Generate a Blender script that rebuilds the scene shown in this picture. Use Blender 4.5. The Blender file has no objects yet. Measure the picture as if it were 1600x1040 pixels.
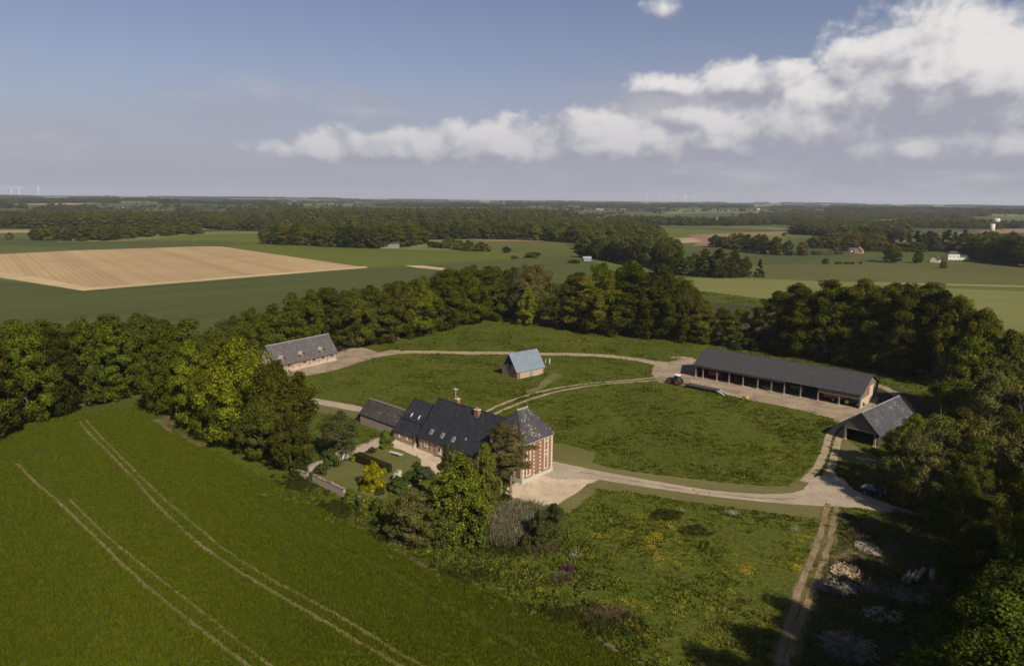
import bpy, bmesh, math, random
import numpy as np
from mathutils import Vector, Matrix
from mathutils.geometry import tessellate_polygon
from mathutils import noise as mnoise

random.seed(7)
RNG = np.random.default_rng(11)
SC = bpy.context.scene
COL = SC.collection

# ---------------------------------------------------------------- camera
CAM_H, FPX = 52.0, 1067.0                  # metres above the plateau, focal length in photo pixels (1600 wide)
PITCH, ROLL = math.radians(11.08), math.radians(0.61)
_f = Vector((0, math.cos(PITCH), -math.sin(PITCH)))
_r0 = Vector((1, 0, 0)); _u0 = _r0.cross(_f)
_r = _r0 * math.cos(ROLL) + _u0 * math.sin(ROLL)
_u = _u0 * math.cos(ROLL) - _r0 * math.sin(ROLL)
cd = bpy.data.cameras.new('camera'); cam = bpy.data.objects.new('camera', cd); COL.objects.link(cam)
cd.sensor_width = 36.0; cd.lens = FPX / 1600 * 36.0; cd.clip_start = 0.5; cd.clip_end = 60000
cam.matrix_world = Matrix((( _r.x, _u.x, -_f.x, 0), (_r.y, _u.y, -_f.y, 0), (_r.z, _u.z, -_f.z, CAM_H), (0, 0, 0, 1)))
SC.camera = cam

def ray(x, y): return _f + _r * ((x - 800) / FPX) - _u * ((y - 520) / FPX)
def G(x, y, z=0.0):
    """ground point (height z) seen at photo pixel x, y"""
    d = ray(x, y); t = (z - CAM_H) / d.z
    return Vector((d.x * t, d.y * t, z))
def proj(p):
    q = Vector(p) - Vector((0, 0, CAM_H)); z = q.dot(_f)
    return 800 + FPX * q.dot(_r) / z, 520 - FPX * q.dot(_u) / z
def height_at(g, ytop):
    lo, hi = 0.0, 80.0
    for _ in range(40):
        m = (lo + hi) / 2
        if proj((g.x, g.y, m))[1] > ytop: lo = m
        else: hi = m
    return lo

# ---------------------------------------------------------------- light
SUN_AZ = math.atan2(0.53, -0.85)            # compass style: x = sin, y = cos
SUN_EL = math.radians(38)
sdir = Vector((math.sin(SUN_AZ) * math.cos(SUN_EL), math.cos(SUN_AZ) * math.cos(SUN_EL), math.sin(SUN_EL)))
ld = bpy.data.lights.new('sun', 'SUN'); ld.energy = 5.0; ld.angle = math.radians(0.6); ld.color = (1.0, 0.90, 0.76)
sun = bpy.data.objects.new('sun', ld); COL.objects.link(sun); sun.location = (60, -60, 120)
sun.rotation_euler = sdir.to_track_quat('Z', 'Y').to_euler()
SC.view_settings.view_transform = 'Standard'; SC.view_settings.look = 'None'
SC.view_settings.exposure = 0.45; SC.view_settings.gamma = 1.0
SC.view_settings.use_curve_mapping = False
SC.cycles.use_denoising = True
SC.cycles.max_bounces = 6; SC.cycles.diffuse_bounces = 3; SC.cycles.transmission_bounces = 3
SC.cycles.volume_bounces = 0; SC.cycles.transparent_max_bounces = 4; SC.cycles.glossy_bounces = 2

# ---------------------------------------------------------------- sky
wd = bpy.data.worlds.new('World'); SC.world = wd; wd.use_nodes = True
def build_sky():
    nt = wd.node_tree; N = nt.nodes; L = nt.links; N.clear()
    def new(t, **k):
        n = N.new(t)
        for a, b in k.items(): setattr(n, a, b)
        return n
    def put(sock, v):
        if hasattr(v, 'node'): L.new(v, sock)
        else: sock.default_value = v
    def ma(op, a, b=0.0, c=None, clamp=False):
        n = new('ShaderNodeMath', operation=op, use_clamp=clamp)
        put(n.inputs[0], a); put(n.inputs[1], b)
        if c is not None: put(n.inputs[2], c)
        return n.outputs[0]
    def sstep(v, a, b, x=0.0, y=1.0):
        n = new('ShaderNodeMapRange', interpolation_type='SMOOTHSTEP')
        put(n.inputs[0], v); n.inputs[1].default_value = a; n.inputs[2].default_value = b
        n.inputs[3].default_value = x; n.inputs[4].default_value = y
        return n.outputs[0]
    def vec(x, y, z=0.0):
        x = ma('ADD', x, z * 13.7) if z else x; z = 0.0
        n = new('ShaderNodeCombineXYZ'); put(n.inputs[0], x); put(n.inputs[1], y); put(n.inputs[2], z); return n.outputs[0]
    def fbm(v, scale, detail=8.0, rough=0.55, dist=0.0):
        n = new('ShaderNodeTexNoise'); n.noise_dimensions = '2D'
        put(n.inputs['Vector'], v); n.inputs['Scale'].default_value = scale
        n.inputs['Detail'].default_value = detail; n.inputs['Roughness'].default_value = rough
        n.inputs['Distortion'].default_value = dist
        return n.outputs[0]
    def mix(fac, a, b):
        n = new('ShaderNodeMix', data_type='RGBA'); put(n.inputs[0], fac)
        for s, v in ((n.inputs[6], a), (n.inputs[7], b)):
            if hasattr(v, 'node'): L.new(v, s)
            else: s.default_value = (*v, 1)
        return n.outputs[2]
    tc = new('ShaderNodeTexCoord'); sp = new('ShaderNodeSeparateXYZ'); L.new(tc.outputs['Generated'], sp.inputs[0])
    K = 10.67
    az = ma('MULTIPLY', ma('ARCTAN2', sp.outputs[0], sp.outputs[1]), K)       # about 100 photo pixels per unit
    el = ma('MULTIPLY', ma('ARCSINE', sp.outputs[2]), K)
    def ae(x, y):
        d = ray(x, y).normalized(); return math.atan2(d.x, d.y) * K, math.asin(d.z) * K
    sky = new('ShaderNodeTexSky'); sky.sky_type = 'NISHITA'; sky.sun_disc = False
    sky.sun_elevation = SUN_EL; sky.sun_rotation = SUN_AZ
    sky.air_density = 1.0; sky.dust_density = 0.6; sky.ozone_density = 2.0; sky.altitude = 100
    # thin grey-lavender veil that thickens towards the horizon
    hs = new('ShaderNodeHueSaturation'); hs.inputs['Saturation'].default_value = SKY_SAT; hs.inputs['Value'].default_value = SKY_VAL
    L.new(sky.outputs[0], hs.inputs['Color'])
    base = mix(1.0, hs.outputs[0], SKY_TINT); base.node.blend_type = 'MULTIPLY'
    streak = fbm(vec(ma('MULTIPLY', az, 0.22), ma('MULTIPLY', el, 1.1)), 1.0, 5, 0.55)
    lowveil = sstep(ma('ADD', el, ma('MULTIPLY', ma('SUBTRACT', streak, 0.5), 1.6)), 0.2, 2.1, 0.88, 0.0)
    base = mix(lowveil, base, VEIL)
    base = mix(sstep(el, 0.0, 4.2, 0.30, 0.0), base, VEIL)
    # cumulus: soft ellipses at the clouds' places, broken into billows by cellular and fractal noise
    def field(dx=0.0, dy=0.0, detail=9):
        """cloud thickness at this direction, or a little way off towards the light"""
        A = ma('ADD', az, dx); E_ = ma('ADD', el, dy); M = None; V = None; S = None
        for (x, y, rx, ru, rd, w) in CLOUDS:
            a, e = ae(x, y); rx, ru, rd = rx / 100, ru / 100, rd / 100
            qx = ma('DIVIDE', ma('SUBTRACT', A, a), rx); d = ma('SUBTRACT', E_, e)
            qy = ma('ADD', ma('DIVIDE', ma('MAXIMUM', d, 0.0), ru), ma('DIVIDE', ma('MINIMUM', d, 0.0), rd))
            m = ma('MULTIPLY', ma('SUBTRACT', 1.0, ma('SQRT', ma('ADD', ma('MULTIPLY', qx, qx), ma('MULTIPLY', qy, qy)))), w)
            wt = ma('POWER', ma('MAXIMUM', ma('ADD', m, 0.5), 0.001), 4.0); wv = ma('MULTIPLY', wt, qy)
            if M is None: M = m; V = wv; S = wt
            else: M = ma('SMOOTH_MAX', M, m, 0.15); V = ma('ADD', V, wv); S = ma('ADD', S, wt)
        V = ma('DIVIDE', V, S)
        # the same kind of cloud goes on round the rest of the sky
        n3 = fbm(vec(ma('MULTIPLY', A, 0.20), ma('MULTIPLY', E_, 0.50), 3.3), 1.0, 2, 0.5)
        rest = ma('SUBTRACT', ma('MULTIPLY', ma('SUBTRACT', n3, 0.48), 4.0), ma('MULTIPLY', ma('ABSOLUTE', ma('SUBTRACT', E_, 1.6)), 0.22))
        M = ma('SMOOTH_MAX', M, ma('ADD', rest, sstep(ma('ABSOLUTE', A), 7.2, 9.5, -3.0, 0.0)), 0.15)
        p = vec(A, ma('MULTIPLY', E_, 1.3))
        warp = new('ShaderNodeVectorMath', operation='ADD'); L.new(p, warp.inputs[0])
        nz = new('ShaderNodeTexNoise'); nz.noise_dimensions = '2D'; L.new(p, nz.inputs['Vector']); nz.inputs['Scale'].default_value = 1.6; nz.inputs['Detail'].default_value = 3
        sc = new('ShaderNodeVectorMath', operation='SCALE'); L.new(nz.outputs['Color'], sc.inputs[0]); sc.inputs['Scale'].default_value = 0.45; L.new(sc.outputs[0], warp.inputs[1])
        vo = new('ShaderNodeTexVoronoi', feature='F1', voronoi_dimensions='2D'); L.new(warp.outputs[0], vo.inputs['Vector']); vo.inputs['Scale'].default_value = 2.1
        vo.inputs['Detail'].default_value = 2.5; vo.inputs['Roughness'].default_value = 0.55; vo.normalize = True
        bil = ma('SUBTRACT', 1.0, ma('MULTIPLY', vo.outputs['Distance'], 1.5))
        fb = fbm(p, 1.3, detail, 0.58)
        return ma('ADD', ma('ADD', M, ma('MULTIPLY', ma('SUBTRACT', bil, 0.5), 0.42)), ma('MULTIPLY', ma('SUBTRACT', fb, 0.5), 0.62)), V
    f0, Vp = field(); f1, _ = field(0.13, 0.15, 5)
    soft = sstep(Vp, -0.9, 0.0, 0.26, 0.0)      # bases melt into the grey sheet
    dens = sstep(ma('SUBTRACT', f0, soft), 0.07, 0.40)
    big = ma('SUBTRACT', fbm(vec(az, ma('MULTIPLY', el, 1.2), 2.0), 0.95, 3, 0.5), fbm(vec(ma('ADD', az, 0.30), ma('MULTIPLY', ma('ADD', el, 0.34), 1.2), 2.0), 0.95, 3, 0.5))
    lit = ma('ADD', ma('MULTIPLY', ma('SUBTRACT', f0, f1), 1.25), 0.34)
    lit = ma('ADD', lit, ma('MULTIPLY', big, 1.5))
    lit = ma('ADD', lit, sstep(Vp, -0.75, 0.75, -0.22, 0.36))
    lit = ma('MINIMUM', ma('MAXIMUM', lit, 0.0), 1.0)
    ccol = mix(sstep(lit, 0.0, 1.0), CLOUD_DARK, CLOUD_LIT)
    ccol = mix(sstep(el, 0.1, 1.9, 0.60, 0.0), ccol, VEIL)
    # grey sheet of stratocumulus under and between the heaps, heavier to the right
    sn = fbm(vec(ma('MULTIPLY', az, 0.30), ma('MULTIPLY', el, 1.25), 7.7), 1.0, 6, 0.6)
    sheet_f = ma('MULTIPLY', sstep(ma('ADD', sn, sstep(az, -6.0, 6.0, -0.10, 0.12)), 0.40, 0.66), sstep(ma('ABSOLUTE', ma('SUBTRACT', el, 0.85)), 0.35, 0.95, 0.85, 0.0))
    base = mix(sheet_f, base, mix(sstep(fbm(vec(ma('MULTIPLY', az, 0.7), ma('MULTIPLY', el, 2.6), 1.1), 1.0, 6, 0.6), 0.38, 0.68), SHEET_DARK, SHEET_LIT))
    col = mix(ma('MULTIPLY', dens, 0.97), base, ccol)
    # nothing below the horizon but the veil's colour
    col = mix(sstep(el, -0.15, 0.05, 1.0, 0.0), col, VEIL)
    bg = new('ShaderNodeBackground'); L.new(col, bg.inputs[0]); bg.inputs[1].default_value = SKY_STRENGTH
    out = new('ShaderNodeOutputWorld'); L.new(bg.outputs[0], out.inputs[0])
SKY_STRENGTH = 0.10
SKY_SAT, SKY_VAL = 0.88, 0.51
SKY_TINT = (1.02, 0.95, 1.07)
VEIL = (2.55, 2.60, 3.15)
CLOUD_LIT = (5.9, 5.7, 5.6)
CLOUD_DARK = (2.55, 2.58, 3.05)
SHEET_LIT = (3.7, 3.58, 3.75); SHEET_DARK = (2.55, 2.6, 3.1)
CLOUDS = [  # photo x, y, half width, half height up, half height down, weight
    (1448, 122, 190, 104, 100, 1.0), (1585, 128, 190, 92, 110, 1.0), (1310, 150, 150, 66, 66, 1.0), (1420, 152, 240, 62, 80, 0.9),
    (1180, 134, 150, 46, 36, 0.8), (1070, 138, 120, 28, 22, 0.6), (1245, 208, 150, 70, 56, 1.0),
    (1150, 224, 150, 54, 50, 0.95), (930, 228, 230, 62, 56, 1.0), (790, 232, 200, 52, 50, 0.9),
    (610, 240, 230, 44, 36, 0.9), (1070, 186, 100, 34, 30, 0.6), (1440, 235, 220, 52, 50, 0.85),
    (1600, 235, 180, 60, 50, 0.95), (1040, 232, 160, 44, 50, 0.8), (1036, 18, 34, 26, 22, 0.27)]
build_sky()

# ---------------------------------------------------------------- helpers: objects
def link(name, data, parent=None):
    o = bpy.data.objects.new(name, data); COL.objects.link(o)
    if parent is not None: o.parent = parent
    return o
def tag(o, label=None, cat=None, group=None, kind=None):
    if label: o['label'] = label
    if cat: o['category'] = cat
    if group: o['group'] = group
    if kind: o['kind'] = kind
    return o
def thing(name, label, cat, loc=(0, 0, 0), rz=0.0, group=None):
    o = link(name, None); o.location = loc; o.rotation_euler = (0, 0, rz); o.empty_display_size = 0.5
    return tag(o, label, cat, group)

class MB:
    """collects faces, then links them as one mesh object"""
    def __init__(s): s.v = []; s.f = []
    def quad(s, *p):
        b = len(s.v); s.v += [tuple(q) for q in p]; s.f.append(tuple(range(b, b + len(p)))); return s
    def box(s, x0, x1, y0, y1, z0, z1):
        b = len(s.v)
        s.v += [(x0, y0, z0), (x1, y0, z0), (x1, y1, z0), (x0, y1, z0), (x0, y0, z1), (x1, y0, z1), (x1, y1, z1), (x0, y1, z1)]
        for f in ((0, 3, 2, 1), (4, 5, 6, 7), (0, 1, 5, 4), (1, 2, 6, 5), (2, 3, 7, 6), (3, 0, 4, 7)): s.f.append(tuple(b + i for i in f))
        return s
    def prism(s, pts, d):
        """polygon pts (3D) swept by vector d"""
        b = len(s.v); n = len(pts); d = Vector(d)
        s.v += [tuple(p) for p in pts] + [tuple(Vector(p) + d) for p in pts]
        s.f.append(tuple(b + i for i in reversed(range(n)))); s.f.append(tuple(b + n + i for i in range(n)))
        for i in range(n):
            j = (i + 1) % n; s.f.append((b + i, b + j, b + n + j, b + n + i))
        return s
    def tube(s, p0, p1, r0, r1=None, n=8, caps=True):
        r1 = r0 if r1 is None else r1
        p0 = Vector(p0); p1 = Vector(p1); d = (p1 - p0)
        if d.length < 1e-6: return s
        d.normalize(); a = d.orthogonal().normalized(); c = d.cross(a); b = len(s.v)
        for (p, r) in ((p0, r0), (p1, r1)):
            for i in range(n):
                t = 2 * math.pi * i / n; s.v.append(tuple(p + a * (r * math.cos(t)) + c * (r * math.sin(t))))
        for i in range(n):
            j = (i + 1) % n; s.f.append((b + i, b + j, b + n + j, b + n + i))
        if caps:
            s.f.append(tuple(b + i for i in reversed(range(n)))); s.f.append(tuple(b + n + i for i in range(n)))
        return s
    def bar(s, p0, p1, w, h):
        p0 = Vector(p0); p1 = Vector(p1); d = (p1 - p0).normalized()
        sd = d.cross(Vector((0, 0, 1)))
        if sd.length < 1e-4: sd = Vector((1, 0, 0))
        sd.normalize(); up = sd.cross(d)
        q = [p0 + sd * a * w / 2 + up * b * h / 2 for a, b in ((-1, -1), (1, -1), (1, 1), (-1, 1))]
        return s.prism(q, p1 - p0)
    def mesh(s, name, mat=None, smooth=False):
        me = bpy.data.meshes.new(name); me.from_pydata(s.v, [], s.f); me.update()
        bm = bmesh.new(); bm.from_mesh(me); bmesh.ops.recalc_face_normals(bm, faces=bm.faces); bm.to_mesh(me); bm.free()
        if mat: me.materials.append(mat)
        if smooth: me.polygons.foreach_set('use_smooth', [True] * len(me.polygons))
        return me
    def build(s, name, mat=None, parent=None, smooth=False): return link(name, s.mesh(name, mat, smooth), parent)

def np_mesh(name, v, f, mat=None, smooth=False):
    """v (n,3), f (m,k) numpy"""
    me = bpy.data.meshes.new(name); v = np.asarray(v, dtype=np.float32); f = np.asarray(f, dtype=np.int32)
    k = f.shape[1]
    me.vertices.add(len(v)); me.vertices.foreach_set('co', v.ravel())
    me.loops.add(f.size); me.loops.foreach_set('vertex_index', f.ravel())
    me.polygons.add(len(f)); me.polygons.foreach_set('loop_start', np.arange(0, f.size, k, dtype=np.int32))
    me.update(calc_edges=True)
    if mat: me.materials.append(mat)
    if smooth: me.polygons.foreach_set('use_smooth', np.ones(len(f), dtype=bool))
    return me

# ---------------------------------------------------------------- helpers: materials
class NT:
    def __init__(s, name):
        s.m = bpy.data.materials.new(name); s.m.use_nodes = True; s.t = s.m.node_tree; s.N = s.t.nodes; s.L = s.t.links; s.N.clear()
        s.out = s.N.new('ShaderNodeOutputMaterial'); s._pos = None
    def new(s, t, **k):
        n = s.N.new(t)
        for a, b in k.items(): setattr(n, a, b)
        return n
    def put(s, sock, v):
        if hasattr(v, 'node'): s.L.new(v, sock)
        elif isinstance(v, tuple) and len(v) == 3 and sock.type == 'RGBA': sock.default_value = (*v, 1)
        else: sock.default_value = v
    def pos(s):
        if s._pos is None: s._pos = s.new('ShaderNodeNewGeometry').outputs['Position']
        return s._pos
    def obj(s): return s.new('ShaderNodeTexCoord').outputs['Object']
    def mapv(s, v, rz=0.0, sc=(1, 1, 1)):
        if rz:                                # turn first, then stretch
            r = s.new('ShaderNodeMapping', vector_type='POINT'); s.L.new(v, r.inputs[0]); r.inputs['Rotation'].default_value = (0, 0, rz); v = r.outputs[0]
        n = s.new('ShaderNodeMapping', vector_type='POINT'); s.L.new(v, n.inputs[0]); n.inputs['Scale'].default_value = sc
        return n.outputs[0]
    def noise(s, v, scale, detail=4.0, rough=0.55, dist=0.0):
        n = s.new('ShaderNodeTexNoise'); s.L.new(v, n.inputs['Vector']); n.inputs['Scale'].default_value = scale
        n.inputs['Detail'].default_value = detail; n.inputs['Roughness'].default_value = rough; n.inputs['Distortion'].default_value = dist
        return n.outputs[0]
    def ramp(s, v, a, b, x=0.0, y=1.0):
        n = s.new('ShaderNodeMapRange', interpolation_type='SMOOTHSTEP'); s.put(n.inputs[0], v)
        for i, q in enumerate((a, b, x, y)): n.inputs[i + 1].default_value = q
        return n.outputs[0]
    def ma(s, op, a, b=0.0):
        n = s.new('ShaderNodeMath', operation=op); s.put(n.inputs[0], a); s.put(n.inputs[1], b); return n.outputs[0]
    def mix(s, fac, a, b, mode='MIX'):
        n = s.new('ShaderNodeMix', data_type='RGBA', blend_type=mode); s.put(n.inputs[0], fac); s.put(n.inputs[6], a); s.put(n.inputs[7], b)
        return n.outputs[2]
    def bump(s, h, dist, strength=1.0):
        n = s.new('ShaderNodeBump'); s.L.new(h, n.inputs['Height']); n.inputs['Distance'].default_value = dist; n.inputs['Strength'].default_value = strength
        return n.outputs[0]
    def principled(s, col, rough=0.9, nrm=None, metal=0.0, spec=0.25):
        n = s.new('ShaderNodeBsdfPrincipled'); s.put(n.inputs['Base Color'], col); s.put(n.inputs['Roughness'], rough)
        n.inputs['Metallic'].default_value = metal; n.inputs['Specular IOR Level'].default_value = spec
        if nrm is not None: s.L.new(nrm, n.inputs['Normal'])
        s.L.new(n.outputs[0], s.out.inputs[0]); return s.m

def m_plain(name, c, rough=0.6, metal=0.0, spec=0.4, var=0.25, scale=3.0):
    t = NT(name); n = t.noise(t.obj(), scale, 5, 0.6)
    c = tuple(x * 0.80 for x in c); d = tuple(x * (1 - var) for x in c); l = tuple(min(1, x * (1 + var)) for x in c)
    return t.principled(t.mix(t.ramp(n, 0.3, 0.7), d, l), rough, None, metal, spec)

def m_ground(name, c1, c2, c3=None, s1=0.02, s2=0.25, s3=2.0, amt2=0.5, fine=0.35, bump=0.12, rough=0.95, dirn=None, stretch=0.12, stripes=None, c3rng=(0.58, 0.72)):
    """layered ground: large patches c1/c2, medium blotches, fine grain; all in world metres"""
    dim = lambda c: tuple(x * 0.76 for x in c) if c else c
    c1, c2, c3 = dim(c1), dim(c2), dim(c3)
    if stripes is not None: stripes = (*stripes[:3], dim(stripes[3]))
    t = NT(name); p = t.pos()
    if dirn is not None: p = t.mapv(p, -dirn, (stretch, 1, 1))
    col = t.mix(t.ramp(t.noise(p, s1, 4, 0.6), 0.36, 0.64), c1, c2)
    md = t.noise(p, s2, 5, 0.65)
    col = t.mix(t.ma('MULTIPLY', t.ramp(md, 0.42, 0.68), amt2), col, c3 if c3 else tuple(x * 0.62 for x in c1))
    if stripes is not None:
        ang, period, samt, sc = stripes
        q = t.mapv(t.pos(), -ang, (0.004, 1, 1))
        w = t.new('ShaderNodeTexWave', wave_type='BANDS', bands_direction='Y'); t.L.new(q, w.inputs[0])
        w.inputs['Scale'].default_value = 0.314 / period; w.inputs['Distortion'].default_value = 1.2; w.inputs['Detail'].default_value = 3; w.inputs['Detail Scale'].default_value = 0.6
        w2 = t.noise(q, 0.45 / period, 4, 0.7)
        st = t.ma('ADD', t.ma('MULTIPLY', t.ma('MULTIPLY', w.outputs[1], w2), 0.6), t.ramp(t.noise(q, 0.11 / period, 5, 0.75), 0.42, 0.66, 0.0, 0.55))
        col = t.mix(t.ma('MULTIPLY', st, samt), col, sc)
    fn = t.noise(t.pos(), s3, 6, 0.7)
    col = t.mix(1.0, col, t.ramp(fn, 0.25, 0.75, 1 - fine, 1 + fine), 'MULTIPLY')
    h = t.ma('ADD', t.ma('MULTIPLY', fn, 0.6), md)
    return t.principled(col, rough, t.bump(h, bump) if bump else None, 0, 0.1)

MAT = {}
FIELD_DIR = lambda a, b: math.atan2((G(*b) - G(*a)).y, (G(*b) - G(*a)).x)
def make_ground_mats():
    D = FIELD_DIR((125, 655), (560, 985))
    MAT['crop'] = m_ground('young_barley', (0.073, 0.094, 0.007), (0.057, 0.076, 0.007), (0.086, 0.100, 0.007), 0.018, 0.16, 3.2, 0.55, 0.34, 0.10, dirn=D, stretch=0.35)
    MAT['meadow'] = m_ground('meadow_grass', (0.072, 0.092, 0.009), (0.092, 0.104, 0.012), (0.054, 0.072, 0.008), 0.045, 0.35, 1.8, 0.6, 0.40, 0.25)
    MAT['mown'] = m_ground('mown_grass', (0.122, 0.116, 0.036), (0.098, 0.100, 0.028), (0.145, 0.130, 0.050), 0.06, 0.5, 4.0, 0.5, 0.22, 0.04, stripes=(FIELD_DIR((940, 752), (1250, 795)), 1.3, 0.95, (0.19, 0.165, 0.065)))
    MAT['lawn'] = m_ground('garden_lawn', (0.112, 0.110, 0.030), (0.140, 0.128, 0.042), (0.096, 0.104, 0.024), 0.12, 0.8, 4.0, 0.5, 0.2, 0.03)
    MAT['gravel'] = m_ground('pale_gravel', (0.60, 0.485, 0.335), (0.50, 0.40, 0.275), (0.36, 0.28, 0.19), 0.10, 0.55, 3.0, 0.55, 0.30, 0.05)
    MAT['yard'] = m_ground('trodden_farmyard', (0.36, 0.285, 0.195), (0.30, 0.23, 0.155), (0.16, 0.125, 0.085), 0.09, 0.22, 2.2, 0.75, 0.30, 0.06)
    MAT['track'] = m_ground('stony_track', (0.40, 0.315, 0.21), (0.34, 0.265, 0.175), (0.20, 0.16, 0.09), 0.10, 0.5, 2.5, 0.6, 0.30, 0.05)
    MAT['drive'] = m_ground('drive_gravel', (0.42, 0.345, 0.25), (0.36, 0.295, 0.21), (0.27, 0.215, 0.15), 0.12, 0.4, 2.5, 0.5, 0.22, 0.03)
    MAT['worn'] = m_ground('worn_grass', (0.12, 0.105, 0.035), (0.095, 0.092, 0.022), (0.17, 0.13, 0.06), 0.10, 0.5, 2.5, 0.7, 0.30, 0.05)
    MAT['dirt'] = m_ground('brown_dirt_track', (0.27, 0.20, 0.12), (0.21, 0.155, 0.085), (0.12, 0.105, 0.04), 0.10, 0.5, 2.5, 0.7, 0.30, 0.05)
    MAT['rut'] = m_ground('crop_wheel_rut', (0.20, 0.155, 0.070), (0.135, 0.118, 0.040), (0.085, 0.092, 0.015), 0.08, 0.6, 2.5, 0.7, 0.3, 0.04)
    MAT['faint_rut'] = m_ground('flattened_crop', (0.060, 0.078, 0.012), (0.048, 0.066, 0.010), (0.04, 0.058, 0.009), 0.08, 0.6, 2.5, 0.6, 0.3, 0.04)
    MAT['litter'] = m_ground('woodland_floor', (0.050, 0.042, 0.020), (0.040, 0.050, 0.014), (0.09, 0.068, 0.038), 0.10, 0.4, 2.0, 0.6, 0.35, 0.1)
    MAT['bare'] = m_ground('bare_soil', (0.17, 0.115, 0.065), (0.12, 0.095, 0.045), (0.07, 0.075, 0.02), 0.10, 0.45, 2.0, 0.6, 0.3, 0.08)
    MAT['plough'] = m_ground('tilled_soil', (0.47, 0.335, 0.175), (0.40, 0.28, 0.14), (0.50, 0.36, 0.195), 0.006, 0.03, 0.5, 0.4, 0.10, 0.0, stripes=(FIELD_DIR((45, 400), (100, 446)), 4.2, 0.75, (0.25, 0.17, 0.09)))
    MAT['headland'] = m_ground('pale_headland', (0.52, 0.39, 0.22), (0.45, 0.335, 0.185), None, 0.02, 0.1, 0.6, 0.25, 0.12, 0.0)
    D2 = FIELD_DIR((130, 470), (640, 430))
    MAT['wheat'] = m_ground('blue_green_wheat', (0.074, 0.088, 0.022), (0.082, 0.094, 0.024), (0.054, 0.068, 0.017), 0.006, 0.05, 0.6, 0.75, 0.12, 0.0, dirn=D2, stretch=0.08)
    MAT['bright'] = m_ground('bright_barley', (0.115, 0.128, 0.014), (0.100, 0.115, 0.014), (0.078, 0.098, 0.012), 0.006, 0.05, 0.6, 0.4, 0.12, 0.0, dirn=FIELD_DIR((600, 395), (800, 402)), stretch=0.05)
    MAT['pale'] = m_ground('pale_green_crop', (0.182, 0.182, 0.056), (0.160, 0.164, 0.048), (0.138, 0.148, 0.042), 0.008, 0.05, 0.5, 0.5, 0.10, 0.0, dirn=FIELD_DIR((1220, 470), (1600, 480)), stretch=0.05)
    MAT['olive'] = m_ground('grazed_pasture', (0.108, 0.108, 0.030), (0.088, 0.092, 0.024), (0.122, 0.108, 0.036), 0.008, 0.05, 0.5, 0.5, 0.14, 0.0)
    MAT['pasture'] = m_ground('green_pasture', (0.092, 0.106, 0.022), (0.108, 0.116, 0.028), (0.072, 0.086, 0.018), 0.008, 0.06, 0.5, 0.5, 0.14, 0.0)
    MAT['pink'] = m_ground('red_brown_soil', (0.27, 0.165, 0.105), (0.235, 0.145, 0.09), None, 0.008, 0.05, 0.5, 0.25, 0.1, 0.0)
    MAT['straw'] = m_ground('dry_straw_field', (0.33, 0.27, 0.155), (0.29, 0.235, 0.125), None, 0.008, 0.05, 0.5, 0.3, 0.1, 0.0)
    # far plain: patchwork of fields, each cell its own crop
    t = NT('far_farmland'); p = t.mapv(t.pos(), 0.35, (0.0026, 0.0019, 0.0))
    v = t.new('ShaderNodeTexVoronoi', feature='F1', distance='CHEBYCHEV'); t.L.new(p, v.inputs['Vector']); v.inputs['Scale'].default_value = 1.0; v.inputs['Randomness'].default_value = 0.9
    sp = t.new('ShaderNodeSeparateColor'); t.L.new(v.outputs['Color'], sp.inputs[0])
    cr = t.new('ShaderNodeValToRGB'); cr.color_ramp.interpolation = 'CONSTANT'; t.L.new(sp.outputs[0], cr.inputs[0])
    stops = [(0, (0.054, 0.074, 0.028)), (0.20, (0.115, 0.130, 0.034)), (0.38, (0.080, 0.095, 0.028)), (0.54, (0.165, 0.165, 0.062)), (0.70, (0.062, 0.080, 0.034)), (0.80, (0.36, 0.27, 0.15)), (0.90, (0.14, 0.14, 0.04))]
    e = cr.color_ramp.elements
    e[0].position = 0; e[0].color = (*stops[0][1], 1); e[1].position = stops[1][0]; e[1].color = (*stops[1][1], 1)
    for q, c in stops[2:]:
        k = e.new(q); k.color = (*c, 1)
    for k in e: k.color = (*[x * 0.76 for x in k.color[:3]], 1)
    col = t.mix(1.0, cr.outputs[0], t.ramp(t.noise(t.pos(), 0.02, 4, 0.6), 0.3, 0.7, 0.85, 1.15), 'MULTIPLY')
    MAT['far'] = t.principled(col, 0.95, None, 0, 0.05)
make_ground_mats()

# ---------------------------------------------------------------- the ground
def terrain(x, y):
    r = math.hypot(x, y)
    k = min(1.0, max(0.0, (r - 1500) / 1500))
    if k == 0: return 0.0
    k = k * k * (3 - 2 * k)
    n = mnoise.fractal(Vector((x * 0.00042 + 5.3, y * 0.00042 + 1.7, 0.3)), 0.6, 2.0, 3)
    base = 10 + 17 * n - 14 * math.exp(-((r - 2300) / 600) ** 2)
    far = min(1.0, max(0.0, (r - 5000) / 6000))
    return k * (base * (1 - 0.55 * far) + far * 27)
GROUND_Z = -0.06
def build_ground():
    rings = [0, 60, 200, 500, 900, 1300, 1500] + list(np.geomspace(1650, 14000, 46))
    na = 288; v = [(0, 0, GROUND_Z)]; f = []
    for r in rings[1:]:
        for i in range(na):
            a = 2 * math.pi * i / na; x, y = r * math.sin(a), r * math.cos(a)
            v.append((x, y, GROUND_Z + terrain(x, y)))
    for i in range(na): f.append((0, 1 + (i + 1) % na, 1 + i))
    for k in range(len(rings) - 2):
        b = 1 + k * na
        for i in range(na):
            j = (i + 1) % na; f.append((b + i, b + j, b + na + j, b + na + i))
    me = bpy.data.meshes.new('ground'); me.from_pydata(v, [], f); me.update()
    me.materials.append(MAT['far']); me.polygons.foreach_set('use_smooth', [True] * len(f))
    o = link('ground', me); tag(o, kind='structure')
build_ground()

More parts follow.
